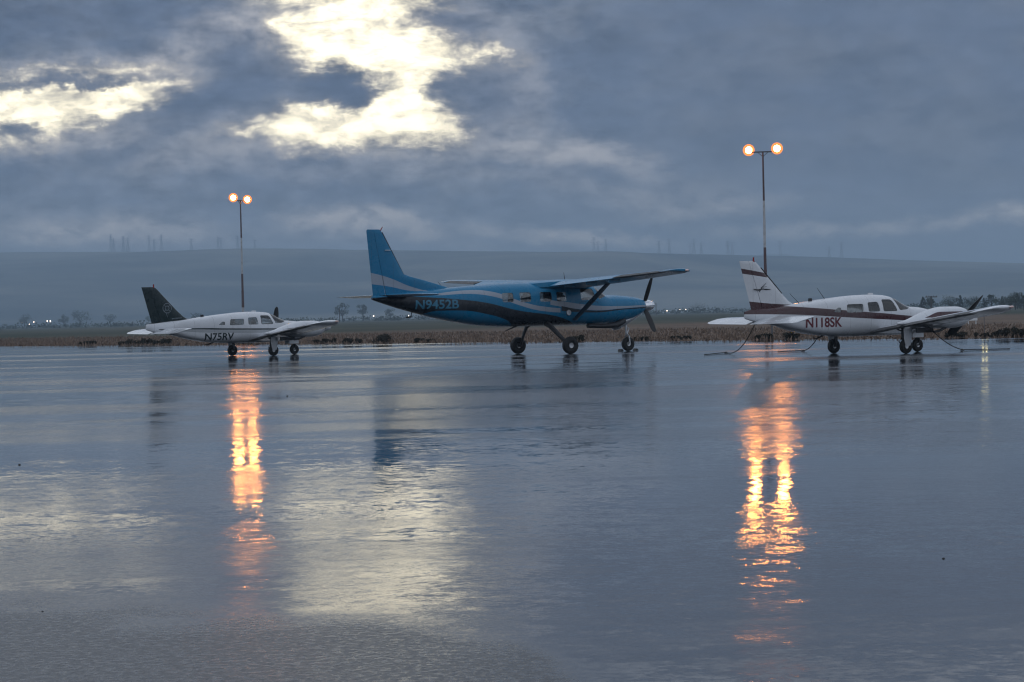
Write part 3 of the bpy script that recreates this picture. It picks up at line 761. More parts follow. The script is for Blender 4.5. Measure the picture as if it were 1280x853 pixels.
    for side in (-1, 1):
        ts = [(0.05, -6.10, 2.30, 1.20, 0.10), (2.9, -6.34, 2.30, 0.90, 0.09), (3.08, -6.42, 2.30, 0.78, 0.06), (3.12, -6.52, 2.30, 0.55, 0.03)]
        tp = wing_piece('tailplane', ts, 0, 0.62, side, 'wing_blue', root, camber=0, inc=-0.03)
        ms = [lerp_sec(ts, 0.25)] + ts[1:]
        wing_piece('elevator', ms, 0.635, 1.0, side, 'wing_blue', tp, n=8, camber=0, inc=-0.03)
    # undercarriage
    for q in (-1, 1):
        lg = MB(); pts = [(-0.25, q * 0.5, 1.18), (-0.23, q * 0.78, 1.08), (-0.14, q * 1.12, 0.80), (-0.02, q * 1.50, 0.46), (0, q * 1.60, 0.345), (0, q * 1.70, 0.335)]
        lg.tube(pts, [0.11, 0.11, 0.095, 0.08, 0.07, 0.05], 12, flat=0.55)
        lg = lg.build('main_gear', 'dark_metal', root)
        wheel(lg, (0, q * 1.78, 0.325), 0.325, 0.24, 0.42)
        MB().box((0.06, q * 1.66, 0.36), (0.16, 0.05, 0.2)).build('brake', 'dark_metal', lg, bevel=0.02)
    ng = MB(); ng.tube([(3.78, 0, 1.30), (3.86, 0, 0.98)], [0.075, 0.07], 14); ng.tube([(3.86, 0, 0.98), (3.92, 0, 0.62)], [0.045, 0.045], 12)
    for q in (-1, 1): ng.tube([(3.91, 0, 0.66), (3.93, q * 0.12, 0.58), (3.96, q * 0.135, 0.28)], [0.04, 0.035, 0.03], 10)
    ng.tube([(3.93, -0.15, 0.28), (3.93, 0.15, 0.28)], 0.025, 8); ng.tube([(3.80, 0, 1.05), (4.02, 0, 0.86), (3.94, 0, 0.66)], 0.022, 8)
    ng.box((3.80, 0, 1.18), (0.16, 0.2, 0.12))
    ng = ng.build('nose_gear', 'alloy', root, angle=50); wheel(ng, (3.96, 0, 0.28), 0.28, 0.19, 0.45)
    # chocks at the nose wheel
    # cowling scoop, exhaust
    sc = MB(); rings = []
    for x_, zb_, w_ in [(2.95, 1.10, 0.14), (3.1, 0.94, 0.2), (3.3, 0.82, 0.22), (3.5, 0.84, 0.24), (3.85, 1.00, 0.26), (4.2, 1.20, 0.24), (4.5, 1.38, 0.18)]:
        rings.append([Vector((x_, w_ * math.cos(a), 0.5 * (zb_ + 1.5) + (1.5 - zb_) * 0.5 * math.sin(a))) for a in [2 * math.pi * k / 20 for k in range(20)]])
    sc.loft(rings); sc.build('oil_cooler_scoop', 'chrome', root)
    MB().tube([(3.55, -0.30, 1.20), (3.1, -0.42, 1.02), (2.6, -0.44, 1.00), (1.75, -0.44, 1.03)], [0.13, 0.12, 0.095, 0.09], 14).build('exhaust_pipe', 'dark_metal', root)
    propeller(root, (4.80, 0, 1.76), 1.24, (27, 147, 267), 0.235, 0.48, 'chrome', 0.21, 86, 74)
    MB().tube([(0.9, -0.2, 2.82), (0.86, -0.2, 3.08)], [0.012, 0.006], 6).build('whip_antenna', 'dark_metal', root)
    MB().tube([(-4.3, 0.2, 2.56), (-4.5, 0.2, 2.80)], [0.010, 0.005], 6).build('whip_antenna', 'dark_metal', root)
    MB().loft([[Vector((-1.2 - s_ * 0.5, 0.012 * math.cos(a) * (1 - s_ * 0.5), 1.09 - s_ * 0.17)) + Vector((0.10 * (1 - s_ * 0.4) * math.sin(a), 0, 0)) for a in [2 * math.pi * k / 10 for k in range(10)]] for s_ in (0, 0.5, 1)]).build('belly_antenna', 'dark_metal', root)
    MB().tube([(-5.75, 0, 1.70), (-5.80, 0, 1.52), (-6.0, 0, 1.50)], 0.03, 8).build('tail_tiedown_ring', 'dark_metal', root)
    MB().lathe([(-0.05, 0.10), (0.0, 0.115), (0.06, 0.09), (0.09, 0.02)], 'y', (0.62, -0.80, 1.55), 18).build('step_light', 'alloy', root)
    return root
mat('wing_blue', (0.002, 0.175, 0.34), 0.30, var=0.08, vscale=2, coat=0.15)
mat('wing_blue_dark', (0.008, 0.05, 0.10), 0.3, var=0.08, vscale=2, coat=0.4)

# ------------------------------------------------------------------ low wing light twins
def kx(x): return x if x > -1 else -1 + (x + 1) * 0.97
def light_twin(loc, rz, label, reg, reg_mat, reg_x, reg_w, reg_z, body_layers, fin_layers, scheme, prop_angles):
    root = empty('twin_engine_airplane', loc, rz)
    tag(root, label, 'airplane', 'white twin-engine airplanes')
    W = (0.62, 0.64, 0.67)
    bl = 'twin_livery_' + scheme; fl = 'fin_livery_' + scheme; nl = 'nacelle_livery_' + scheme
    livery(bl, W, body_layers); livery(fl, *fin_layers)
    acc = {'maroon': (0.045, 0.008, 0.012), 'green': (0.012, 0.024, 0.026)}[scheme]
    livery(nl, W, [(acc, 0.35, 2.35, [(0.35, 1.13), (1.0, 1.30), (1.7, 1.30), (2.35, 1.22)], [(0.35, 1.12), (1.0, 1.13), (1.7, 1.12), (2.35, 1.10)])] if scheme == 'maroon' else
           [(acc, 0.2, 2.35, [(0.2, 1.13), (1.0, 1.19), (2.35, 1.19)], [(0.2, 1.12), (1.0, 1.15), (2.35, 1.14)])])
    fus = Fus([(kx(q[0]),) + q[1:] for q in [(3.02, 1.06, 1.14, 0.05, 1.10, 2), (2.92, 0.93, 1.24, 0.20, 1.09, 2), (2.6, 0.78, 1.36, 0.38, 1.07, 2.2), (2.1, 0.66, 1.46, 0.50, 1.06, 2.3), (1.6, 0.60, 1.50, 0.56, 1.06, 2.4), (1.25, 0.58, 1.62, 0.585, 1.08, 2.5), (0.85, 0.57, 1.81, 0.60, 1.1, 2.5),
               (0.5, 0.57, 1.88, 0.61, 1.1, 2.6), (0.0, 0.57, 1.905, 0.62, 1.1, 2.7), (-0.7, 0.57, 1.89, 0.62, 1.12, 2.7), (-1.5, 0.59, 1.83, 0.60, 1.08, 2.9), (-2.3, 0.65, 1.75, 0.53, 1.06, 3.8), (-3.2, 0.79, 1.65, 0.42, 1.10, 3.8), (-4.2, 1.02, 1.56, 0.22, 1.29, 2.2), (-5.0, 1.15, 1.50, 0.10, 1.32, 2), (-5.25, 1.22, 1.44, 0.03, 1.33, 2)]])
    wins = [([(-1.98, 1.36), (-1.66, 1.36), (-1.66, 1.50), (-1.80, 1.50)], 0.04), ([(-1.46, 1.34), (-0.76, 1.34), (-0.72, 1.61), (-1.38, 1.60)], 0.07), ([(-0.54, 1.35), (-0.03, 1.35), (-0.08, 1.67), (-0.52, 1.65)], 0.07),
            ([(0.10, 1.35), (0.74, 1.35), (0.58, 1.73), (0.12, 1.74)], 0.08)]
    body_with_windows(fus, [bl, 'dark_interior'], root, wins, ([(0.84, 1.38), (1.20, 1.40), (1.62, 1.52), (2.0, 1.9), (0.96, 2.3), (0.70, 1.74)], 0.04))
    registration(fus, reg, reg_x, reg_w, reg_z, 0.31, reg_mat, root)
    for sx, sy in ((0.15, -0.28), (0.15, 0.28), (-0.9, -0.28), (-0.9, 0.28)):
        mb = MB(); mb.box((sx, sy, 1.02), (0.46, 0.42, 0.12)); mb.box((sx - 0.24, sy, 1.27), (0.11, 0.40, 0.5)); mb.box((sx - 0.25, sy, 1.57), (0.08, 0.22, 0.12))
        mb.build('seat', 'seat_fabric', root, bevel=0.03)
    MB().box((1.15, 0, 1.28), (0.3, 0.85, 0.24)).build('instrument_panel', 'dark_interior', root, bevel=0.03)
    td = math.tan(R(7))
    wz = lambda y: 0.68 + y * td
    for side in (-1, 1):
        secs = [(0.40, 1.55, wz(.40), 2.10, 0.13), (0.75, 1.38, wz(.75), 1.93, 0.14), (1.45, 1.07, wz(1.45), 1.62, 0.15), (5.02, 1.05, wz(5.02), 1.60, 0.15), (5.32, 0.98, wz(5.32) + 0.01, 1.46, 0.14), (5.47, 0.84, wz(5.47) + 0.02, 1.20, 0.11), (5.53, 0.62, wz(5.53) + 0.03, 0.80, 0.06)]
        wg = wing_piece('wing', secs, 0.0, 0.75, side, 'white_paint', root, inc=0.045)
        ms = lambda a, b: [lerp_sec(secs, a)] + [s_ for s_ in secs if a < s_[0] < b] + [lerp_sec(secs, b)]
        wing_piece('flap', ms(0.62, 3.2), 0.765, 1.0, side, 'wing_shade', wg, n=8, droop=0.05, inc=0.045)
        wing_piece('aileron', ms(3.24, 5.00), 0.765, 1.0, side, 'wing_shade', wg, n=8, droop=0.03, inc=0.045)
        wing_piece('wing_tip', ms(5.01, 5.53), 0.75, 1.0, side, 'white_paint', wg, n=6, inc=0.045)
        bs = [(s_[0], s_[1] + 0.010, s_[2], s_[3] * 1.01, s_[4] * 1.05) for s_ in ms(2.5, 5.15)]
        wing_piece('deicing_boot', bs, 0.0, 0.09, side, 'boot_rubber', wg, n=8, inc=0.045)
        MB().lathe([(-0.09, 0.01), (-0.04, 0.035), (0.04, 0.04), (0.10, 0.01)], 'x', (0.72, side * 5.55, wz(5.53) + 0.05), 12).build('tip_light', 'clear_plastic', wg)
        MB().tube([(-0.45, side * 4.6, wz(4.6) - 0.05), (-0.72, side * 4.6, wz(4.6) - 0.06)], 0.010, 6).build('static_wick', 'dark_metal', wg)
        # nacelle riding on the wing, spinner and propeller ahead of it
        na = Fus([(-0.62, 0.925, 0.985, 0.03, 0.95, 2), (-0.2, 0.89, 1.08, 0.15, 0.96, 2), (0.3, 0.84, 1.25, 0.27, 0.99, 2.1), (0.8, 0.79, 1.39, 0.35, 1.04, 2.2), (1.3, 0.76, 1.46, 0.39, 1.10, 2.4), (1.8, 0.78, 1.46, 0.39, 1.13, 2.5), (2.15, 0.86, 1.41, 0.34, 1.14, 2.4), (2.32, 0.98, 1.33, 0.25, 1.15, 2.2)])
        rings = [[p + Vector((0, side * 1.98, 0)) for p in na.ring(na.x0 + (na.x1 - na.x0) * i / 44, 0, 32)] for i in range(45)]
        nc = MB().loft(rings).build('engine_nacelle', nl, root)
        for q in (-1, 1):
            MB().lathe([(-0.01, 0.10), (0.012, 0.10), (0.012, 0.075), (-0.006, 0.07)], 'x', (2.325, side * 1.98 + q * 0.17, 1.16), 16).build('air_intake', 'dark_metal', nc)
        MB().tube([(1.3, side * 1.98 - 0.18, 0.80), (1.0, side * 1.98 - 0.2, 0.70), (0.75, side * 1.98 - 0.2, 0.67)], 0.04, 10).build('exhaust_pipe', 'dark_metal', nc)
        MB().box((0.55, side * 1.98, 0.73), (0.75, 0.05, 0.16)).build('cowl_flap', 'dark_metal', nc, bevel=0.015)
        propeller(root, (2.40, side * 1.98, 1.16), 0.97, prop_angles[0 if side < 0 else 1], 0.16, 0.34, 'white_paint', 0.30, 84, 66)
        # main leg, wheel and door
        y_ = side * 1.58
        lg = MB(); lg.tube([(0, y_, 0.80), (0, y_, 0.42)], [0.06, 0.055], 12); lg.tube([(0, y_, 0.44), (0.0, y_, 0.24)], 0.038, 10); lg.tube([(0, y_, 0.24), (0, y_ + side * 0.14, 0.24)], 0.03, 8)
        lg.tube([(-0.05, y_, 0.50), (-0.18, y_, 0.38), (-0.05, y_, 0.27)], 0.018, 8); lg.tube([(0, y_, 0.70), (0, y_ - side * 0.45, 0.82)], 0.022, 8)
        lg = lg.build('main_gear', 'dark_metal', root)
        wheel(lg, (0, y_ + side * 0.12, 0.235), 0.235, 0.16, 0.45)
        dr = MB(); dr.loft([[Vector((a * w_, y_ + side * (0.235 + 0.02 * math.cos(a * 2)), z_)) for a in (-1, -0.4, 0.4, 1)] + [Vector((a * w_, y_ + side * (0.215 + 0.02 * math.cos(a * 2)), z_)) for a in (1, 0.4, -0.4, -1)] for z_, w_ in ((0.80, 0.17), (0.55, 0.16), (0.33, 0.12), (0.25, 0.09))])
        dr.build('gear_door', 'white_paint', lg)
        # stabilator
        ts = [(0.06, -4.02, 1.20, 0.98, 0.10), (2.0, -4.12, 1.20, 0.80, 0.09), (2.2, -4.20, 1.20, 0.66, 0.06), (2.27, -4.35, 1.20, 0.42, 0.03)]
        tp = wing_piece('tailplane', ts, 0, 0.78, side, 'white_paint', root, camber=0, inc=0.23)
        wing_piece('trim_tab', [lerp_sec(ts, 0.10)] + ts[1:], 0.79, 1.0, side, 'white_paint', tp, n=6, camber=0, inc=0.23)
    # fin
    te = lambda z: kx(-4.97 - (z - 1.5) * 0.30)
    fx = [(1.46, -2.75), (1.60, -3.02), (1.66, -3.25), (1.75, -3.42), (2.0, -3.72), (2.5, -4.25), (2.90, -4.66), (2.98, -4.76), (3.01, -4.86)]
    rings = []; rr = []
    for z, xl in fx:
        xl = kx(xl)
        ch = xl - te(z); c = 1 - 0.42 * (1.2 if z < 1.6 else 1) / ch * (1 - (z - 1.5) * 0.12); t_ = min(0.10, 0.13 / ch) * (0.6 if z > 3.0 else 1)
        rings.append([Vector((xl - a * ch, b * ch, z)) for a, b in foil(0, c - 0.012, t_, 12, 0)]); rr.append([Vector((xl - a * ch, b * ch, z)) for a, b in foil(c, 1.0, t_, 8, 0)])
    fin = MB().loft(rings).build('fin', fl, root, angle=50); MB().loft(rr).build('rudder', fl, fin, angle=50)
    MB().tube([(-4.72, 0, 2.98), (-4.72, 0, 3.13)], [0.035, 0.025], 10).build('beacon', 'beacon_red', fin)
    if scheme == 'maroon':
        MB().tube([(-3.62, 0, 1.99), (-4.44, 0, 2.80)], 0.024, 8).build('deicing_boot', 'boot_rubber', fin)
        # small dark flying-bird scribble and script on the fin
        for q in (-1, 1):
            y = q * 0.062
            em = MB()
            em.tube([(-4.78, y, 2.13), (-4.60, y, 2.11), (-4.42, y, 2.14), (-4.30, y, 2.12), (-4.12, y, 2.125)], [0.012, 0.022, 0.016, 0.022, 0.010], 6)
            em.tube([(-4.56, y, 2.05), (-4.44, y, 2.20), (-4.34, y, 2.27), (-4.28, y, 2.33)], [0.010, 0.012, 0.008, 0.004], 6)
            em.tube([(-4.50, y, 2.19), (-4.36, y, 2.20), (-4.26, y, 2.215)], [0.004, 0.008, 0.004], 6)
            em.build('fin_emblem', 'blade_black', fin)
        for a_, b_ in (((-2.9, 0, 1.66), (-3.28, 0, 1.98)), ((-1.85, 0, 1.79), (-2.15, 0, 2.14))):
            MB().tube([a_, b_], [0.010, 0.006], 6).build('whip_antenna', 'dark_metal', root)
    else:
        for q in (-1, 1):
            y = q * 0.058; em = MB(); cx, cz = -4.02 - 0.12, 2.12
            for rad in (0.20, 0.09):
                em.tube([(cx + rad * math.cos(2 * math.pi * k / 20), y, cz + rad * math.sin(2 * math.pi * k / 20)) for k in range(21)], 0.013, 6)
            for k in range(4):
                a = math.pi / 4 + k * math.pi / 2
                em.tube([(cx + 0.09 * math.cos(a), y, cz + 0.09 * math.sin(a)), (cx + 0.20 * math.cos(a), y, cz + 0.20 * math.sin(a))], 0.011, 6)
            em.tube([(cx - 0.05, y, cz - 0.20), (cx, y, cz - 0.38), (cx + 0.05, y, cz - 0.20)], [0.012, 0.02, 0.012], 6)
            em.build('fin_emblem', 'emblem_grey', fin)
        MB().tube([(-2.75, 0, 1.68), (-3.0, 0, 1.90)], [0.010, 0.006], 6).build('whip_antenna', 'dark_metal', root)
    MB().box((0.1, 0, 1.925), (0.22, 0.03, 0.06)).build('roof_antenna', 'marker_white', root, bevel=0.01)
    MB().box((-2.45, 0, 1.77), (0.16, 0.03, 0.10)).build('roof_antenna', 'dark_metal', root, bevel=0.01)
    MB().tube([(-1.9, 0, 0.64), (-2.2, 0, 0.54), (-2.34, 0, 0.56)], [0.03, 0.02, 0.015], 8).build('belly_antenna', 'dark_metal', root)
    MB().tube([(-0.1, -0.35, 0.60), (-0.1, -0.35, 0.47), (0.12, -0.35, 0.47)], 0.014, 8).build('boarding_step', 'alloy', root)
    MB().tube([(-4.62, 0, 1.12), (-4.65, 0, 1.04), (-4.73, 0, 1.05)], 0.02, 8).build('tail_tiedown_ring', 'dark_metal', root)
    # nose leg
    ng = MB(); ng.tube([(2.05, 0, 0.72), (2.10, 0, 0.42)], [0.05, 0.045], 12)
    for q in (-1, 1): ng.tube([(2.10, 0, 0.48), (2.12, q * 0.10, 0.42), (2.12, q * 0.11, 0.22)], [0.03, 0.028, 0.025], 10)
    ng.tube([(2.12, -0.12, 0.22), (2.12, 0.12, 0.22)], 0.02, 8)
    ng = ng.build('nose_gear', 'dark_metal', root); wheel(ng, (2.12, 0, 0.22), 0.22, 0.14, 0.45)
    for q in (-1, 1): MB().box((2.0, q * 0.17, 0.58), (0.50, 0.015, 0.22)).build('gear_door', 'white_paint', ng, bevel=0.006)
    return root

GM = (0.045, 0.008, 0.012)
right_body = [(GM, -5.4, 3.1, [(-5.4, 1.62), (-4.2, 1.62), (-3.1, 1.545), (-1.45, 1.41), (0.24, 1.28), (1.15, 1.20), (2.2, 1.14), (3.1, 1.12)], [(-5.4, 1.36), (-4.8, 1.355), (-3.1, 1.30), (-1.45, 1.19), (0.24, 1.09), (1.15, 1.045), (2.2, 1.03), (3.1, 1.04)])]
right_fin = ((0.62, 0.64, 0.67), [(GM, -5.6, -4.2, [(-5.6, 2.84), (-4.2, 2.62)], [(-5.6, 2.68), (-4.2, 2.49)]), (GM, -5.5, -2.5, [(-5.5, 1.80), (-5.0, 1.76), (-4.0, 1.67), (-2.5, 1.60)], [(-5.5, 1.2), (-2.5, 1.2)])])
GN = (0.012, 0.024, 0.026)
left_body = [((0.38, 0.40, 0.42), -4.6, 3.1, [(-4.6, 1.22), (-1.5, 1.17), (3.1, 1.08)], [(-4.6, 1.215), (-3.0, 1.08), (-1.5, 1.02), (3.1, 0.96)]), (GN, -4.6, 3.1, [(-4.6, 1.245), (-3, 1.255), (-1.5, 1.215), (0.5, 1.17), (3.1, 1.12)], [(-4.6, 1.215), (-3, 1.20), (-1.5, 1.155), (0.5, 1.115), (3.1, 1.08)]),
             (GN, -5.3, -2.7, [(-5.3, 1.7), (-4.2, 1.70), (-3.2, 1.70), (-2.7, 1.72)], [(-5.3, 1.45), (-4.9, 1.47), (-4.2, 1.545), (-3.2, 1.635), (-2.7, 1.71)])]
left_fin = (GN, [], 0.05)
blue_plane = single_turboprop((1.20, 79.0, 0), R(33))
maroon_plane = light_twin((11.53, 67.2, 0), R(32.7), 'white twin-engine airplane with maroon stripe and tail band, registration N118SK, tied down with ropes', 'N118SK', 'maroon_letter', -3.02, 1.36, 1.05, right_body, right_fin, 'maroon', ((50, 230), (82, 262)))
green_plane = light_twin((-11.22, 89.9, 0), R(38.2), 'white twin-engine airplane with dark green fin and thin stripe, registration N75RV', 'N75RV', 'green_paint', -2.60, 1.34, 0.87, left_body, left_fin, 'green', ((74, 254), (12, 192)))
# tiny pale line of lettering at the foot of the green fin, too small to read
for ob in list(green_plane.children):
    if ob.name.startswith('fin') and not ob.name.startswith('fin_'):
        mb = MB()
        for k in range(8): mb.box((-3.92 + k * 0.062, -0.085 + k * 0.002, 1.675 + k * 0.004), (0.038, 0.006, 0.035 if k % 3 else 0.05))
        mb.build('fin_lettering', 'emblem_grey', ob, smooth=False)

# ------------------------------------------------------------------ tie-down ropes of the right-hand plane
def world_pt(pl, p): return (Matrix.Translation(pl.location) @ Matrix.Rotation(pl.rotation_euler[2], 4, 'Z')) @ Vector(p)
def rope(a, b, sag, tail_end, label, ring=True):
    a, b, c = Vector(a), Vector(b), Vector(tail_end)
    pts = [a.lerp(b, t) - Vector((0, 0, sag * 4 * t * (1 - t))) for t in [k / 14 for k in range(15)]]
    pts = [Vector((p.x, p.y, max(p.z, 0.022))) for p in pts]
    pts += [b.lerp(c, t) + Vector((0, 0.12 * math.sin(t * 6), 0.0)) for t in [k / 8 for k in range(1, 9)]]
    pts = [Vector((p.x, p.y, max(p.z, 0.022))) for p in pts]
    o = MB().tube(pts, 0.015, 8).build('tie_down_rope', 'rope')
    tag(o, label, 'rope', 'tie-down ropes at the plane')
    MB().lathe([(0.004, 0.07), (0.02, 0.07), (0.03, 0.05), (0.06, 0.03), (0.065, 0.01)], 'z', (b.x, b.y, 0), 16).build('anchor', 'dark_metal', o)
tl = world_pt(maroon_plane, (-4.73, 0, 1.04)); fw = world_pt(maroon_plane, (0.2, 2.4, 0.95)); nw = world_pt(maroon_plane, (0.2, -2.4, 0.95))
rope(tl, (7.45, 72.4, 0.03), 0.30, (6.5, 70.4, 0.02), 'dark rope sagging from the tail of the maroon-striped plane to the wet ground')
rope(fw, (10.15, 72.6, 0.03), 0.20, (9.3, 72.9, 0.02), 'dark rope curving to the ground beneath the belly of the maroon-striped plane')
rope(nw, (14.8, 68.4, 0.03), 0.14, (16.4, 68.6, 0.02), 'dark rope running down from the wing nearest the camera of the maroon-striped plane')

# ------------------------------------------------------------------ wheel chocks at the blue plane's nose wheel
for k, (dx_, lb) in enumerate(((0.36, 'dark wheel chock in front of the nose wheel of the blue plane'), (-0.36, 'dark wheel chock behind the nose wheel of the blue plane'))):
    p = world_pt(blue_plane, (3.96 + dx_, 0, 0)); mb = MB()
    mb.loft([[Vector((sx * 0.07, y_, 0.004)) if i < 2 else Vector((sx * 0.02, y_, 0.09)) for i, sx in enumerate((-1, 1, 1, -1))] for y_ in (-0.12, 0.12)])
    o = mb.build('wheel_chock', 'blade_black', bevel=0.008); o.location = p; o.rotation_euler = (0, 0, R(33)); tag(o, lb, 'chock', 'wheel chocks of the blue plane')

# ------------------------------------------------------------------ tall floodlight masts
def banded_mast_mat(name, bands):
    m = bpy.data.materials.new(name); m.use_nodes = True; t = NT(m.node_tree); b = t.n['Principled BSDF']
    co = t.n.new('ShaderNodeTexCoord').outputs['Object']; z = t.sep(co)[2]
    col = (0.060, 0.016, 0.013, 1)
    for lo, hi in bands: col = t.mix(t.m('MULTIPLY', t.m('GREATER_THAN', z, lo), t.m('LESS_THAN', z, hi)), col, (0.42, 0.43, 0.45, 1))
    f = t.noise(co, 1.5, 6, 0.6)[0]
    t.l.new(t.mix(t.mr(f, 0.45, 0.8, 0, 0.5), col, (0.06, 0.05, 0.045, 1)), b.inputs['Base Color']); b.inputs['Roughness'].default_value = 0.5; MATS[name] = m
banded_mast_mat('mast_paint', [(10.1, 16.6), (0.0, 4.0)])
def mast(loc, h, rz, label, dz):
    root = empty('floodlight_mast', loc, rz); tag(root, label, 'light mast', 'red and white floodlight masts')
    MB().tube([(0, 0, 0), (0, 0, h * 0.30), (0, 0, h * 0.30 + 0.1), (0, 0, h * 0.7), (0, 0, h * 0.7 + 0.1), (0, 0, h)], [0.27, 0.22, 0.20, 0.16, 0.145, 0.11], 16).build('pole', 'mast_paint', root)
    MB().lathe([(0, 0.55), (0.12, 0.55), (0.16, 0.30), (0.35, 0.28)], 'z', (0, 0, 0.0), 16).build('base', 'lamp_steel', root)
    bar = MB(); bar.box((0, 0, h + 0.06), (3.1, 0.16, 0.16)); bar.tube([(0, 0, h - 0.6), (0.7, 0, h)], 0.04, 8); bar.tube([(0, 0, h - 0.6), (-0.7, 0, h)], 0.04, 8)
    bar.build('crossbar', 'lamp_steel', root, angle=30)
    for s_ in (-1, 1):
        cx = s_ * 1.95; cz = h + 0.42 + dz * s_
        hs = MB().lathe([(-0.50, 0.12), (-0.44, 0.30), (-0.10, 0.62), (0.0, 0.68), (0.03, 0.68), (0.03, 0.62), (-0.04, 0.60)], 'y', (0, 0, 0), 24)
        hd = hs.build('floodlight', 'lamp_steel', root); hd.location = (cx, 0, cz); hd.rotation_euler = (0, 0, -rz + R(180))
        lens = MB().lathe([(0.02, 0.46), (0.07, 0.43), (0.12, 0.33), (0.16, 0.16), (0.17, 0.02)], 'y', (0, 0, 0), 24).build('lens', 'sodium_glow', hd)
        MB().lathe([(0.02, 0.47), (0.03, 0.62), (0.10, 0.80), (0.06, 0.82), (-0.03, 0.66), (-0.02, 0.47)], 'y', (0, 0, 0), 24).build('halo_ring', 'halo_glow', hd)  # added emissive ring imitating the orange halo around the lamp
        MB().tube([(cx - s_ * 0.4, 0, h + 0.06), (cx, 0.35, h + 0.02), (cx, 0.35, cz)], 0.05, 8).build('bracket', 'lamp_steel', root)
    return root
mast((35.4, 289.0, 0), 23.3, R(-6), 'tall red and white floodlight mast standing behind the tail of the maroon-striped plane', 0.06)
mast((-48.6, 377.0, 0), 23.3, R(57), 'tall red and white floodlight mast rising behind the cabin of the dark-finned plane', -0.1)

# ------------------------------------------------------------------ small things in the field
def gp(az_, d): return (d * math.tan(R(az_)), d)
p = gp(12.48, 165); mb = MB(); mb.box((0, 0, 0.36), (0.8, 0.3, 0.20)); mb.box((-0.3, 0, 0.13), (0.05, 0.2, 0.30)); mb.box((0.3, 0, 0.13), (0.05, 0.2, 0.30))
o = mb.build('marker_box', 'marker_white', bevel=0.01); o.location = (*p, -0.02); tag(o, 'small white marker box lying in the brown grass beneath the wing tip', 'marker')
# pale post by the apron edge behind the tail
p = gp(7.13, 108.0); post = MB().tube([(0, 0, -0.02), (0, 0, 0.90)], [0.055, 0.05], 10).build('edge_post', 'tower_steel'); post.location = (*p, 0); tag(post, 'thin pale post standing at the apron edge below the maroon-striped tail', 'post')
# utility pole among the trees on the right
p = gp(11.42, 600); u = empty('utility_pole', (*p, 0)); tag(u, 'dark utility pole with a crossarm beside the trees at the right', 'utility pole')
MB().tube([(0, 0, 0), (0, 0, 4.3)], [0.3, 0.25], 8).build('pole', 'weathered_wood', u); MB().box((0, 0, 4.0), (3.4, 0.3, 0.28)).build('crossarm', 'weathered_wood', u)
for k in (-1.4, -0.7, 0.7, 1.4): MB().lathe([(0, 0.10), (0.15, 0.14), (0.3, 0.06)], 'z', (k, 0, 4.14), 8).build('insulator', 'tower_steel', u)
p = gp(-9.52, 900); u = MB().tube([(0, 0, 0), (0, 0, 6.5)], [0.2, 0.15], 8).build('field_pole', 'weathered_wood'); u.location = (*p, 0); tag(u, 'lone thin wooden pole in the misty field at the left', 'pole')
p = gp(-4.72, 900); u = MB().tube([(0, 0, 0), (0, 0, 6.5)], [0.2, 0.15], 8).build('field_pole', 'weathered_wood'); u.location = (*p, 0); tag(u, 'lone thin wooden pole in the field left of the blue tail', 'pole')
p = gp(3.98, 900); u = MB().tube([(0, 0, 0), (0, 0, 5.5)], [0.2, 0.15], 8).build('field_pole', 'weathered_wood'); u.location = (*p, 0); tag(u, 'lone thin wooden pole in the field beyond the blue propeller', 'pole')

# twin amber lamps on a thin stand at the apron edge, beyond the wing tip
ep = gp(12.80, 100.5); st = empty('edge_light', (*ep, 0)); tag(st, 'thin stand with two amber lamps at the apron edge directly behind the right wing tip', 'airfield light')
MB().tube([(0, 0, -0.02), (0, 0, 0.93)], 0.016, 8).build('stand', 'tower_steel', st)
MB().box((0, 0, 0.95), (0.26, 0.06, 0.04)).build('lamp_bracket', 'dark_metal', st, bevel=0.008)
for q in (-1, 1): MB().lathe([(0, 0.02), (0.02, 0.045), (0.22, 0.045), (0.26, 0.02)], 'z', (q * 0.085, 0, 0.98), 12).build('lamp', 'amber_glow', st)
# a few stones on the wet apron
for k, (a_, d_, r_) in enumerate([(-13.4, 22.5, 0.013), (11.6, 12.3, 0.008), (-12.9, 10.9, 0.006), (-6.2, 41, 0.018)]):
    rs = np.random.RandomState(60 + k); mb = MB(); ph_ = rs.rand(6) * 6.28
    rg = [[Vector((r_ * (1 + 0.18 * math.sin(3 * q + ph_[0] + i)) * math.cos(q) * w_, r_ * 0.8 * (1 + 0.18 * math.sin(2 * q + ph_[1] + i)) * math.sin(q) * w_, r_ * 1.1 * i / 4)) for q in [2 * math.pi * j / 12 for j in range(12)]] for i, w_ in enumerate((0.8, 1.05, 1.0, 0.75, 0.3))]
    o = mb.loft(rg).build('stone', 'stone', angle=60); x_, y_ = gp(a_, d_); o.location = (x_, y_, -0.002); tag(o, 'tiny dark stone lying on the wet apron', 'stone', 'tiny stones on the wet apron')

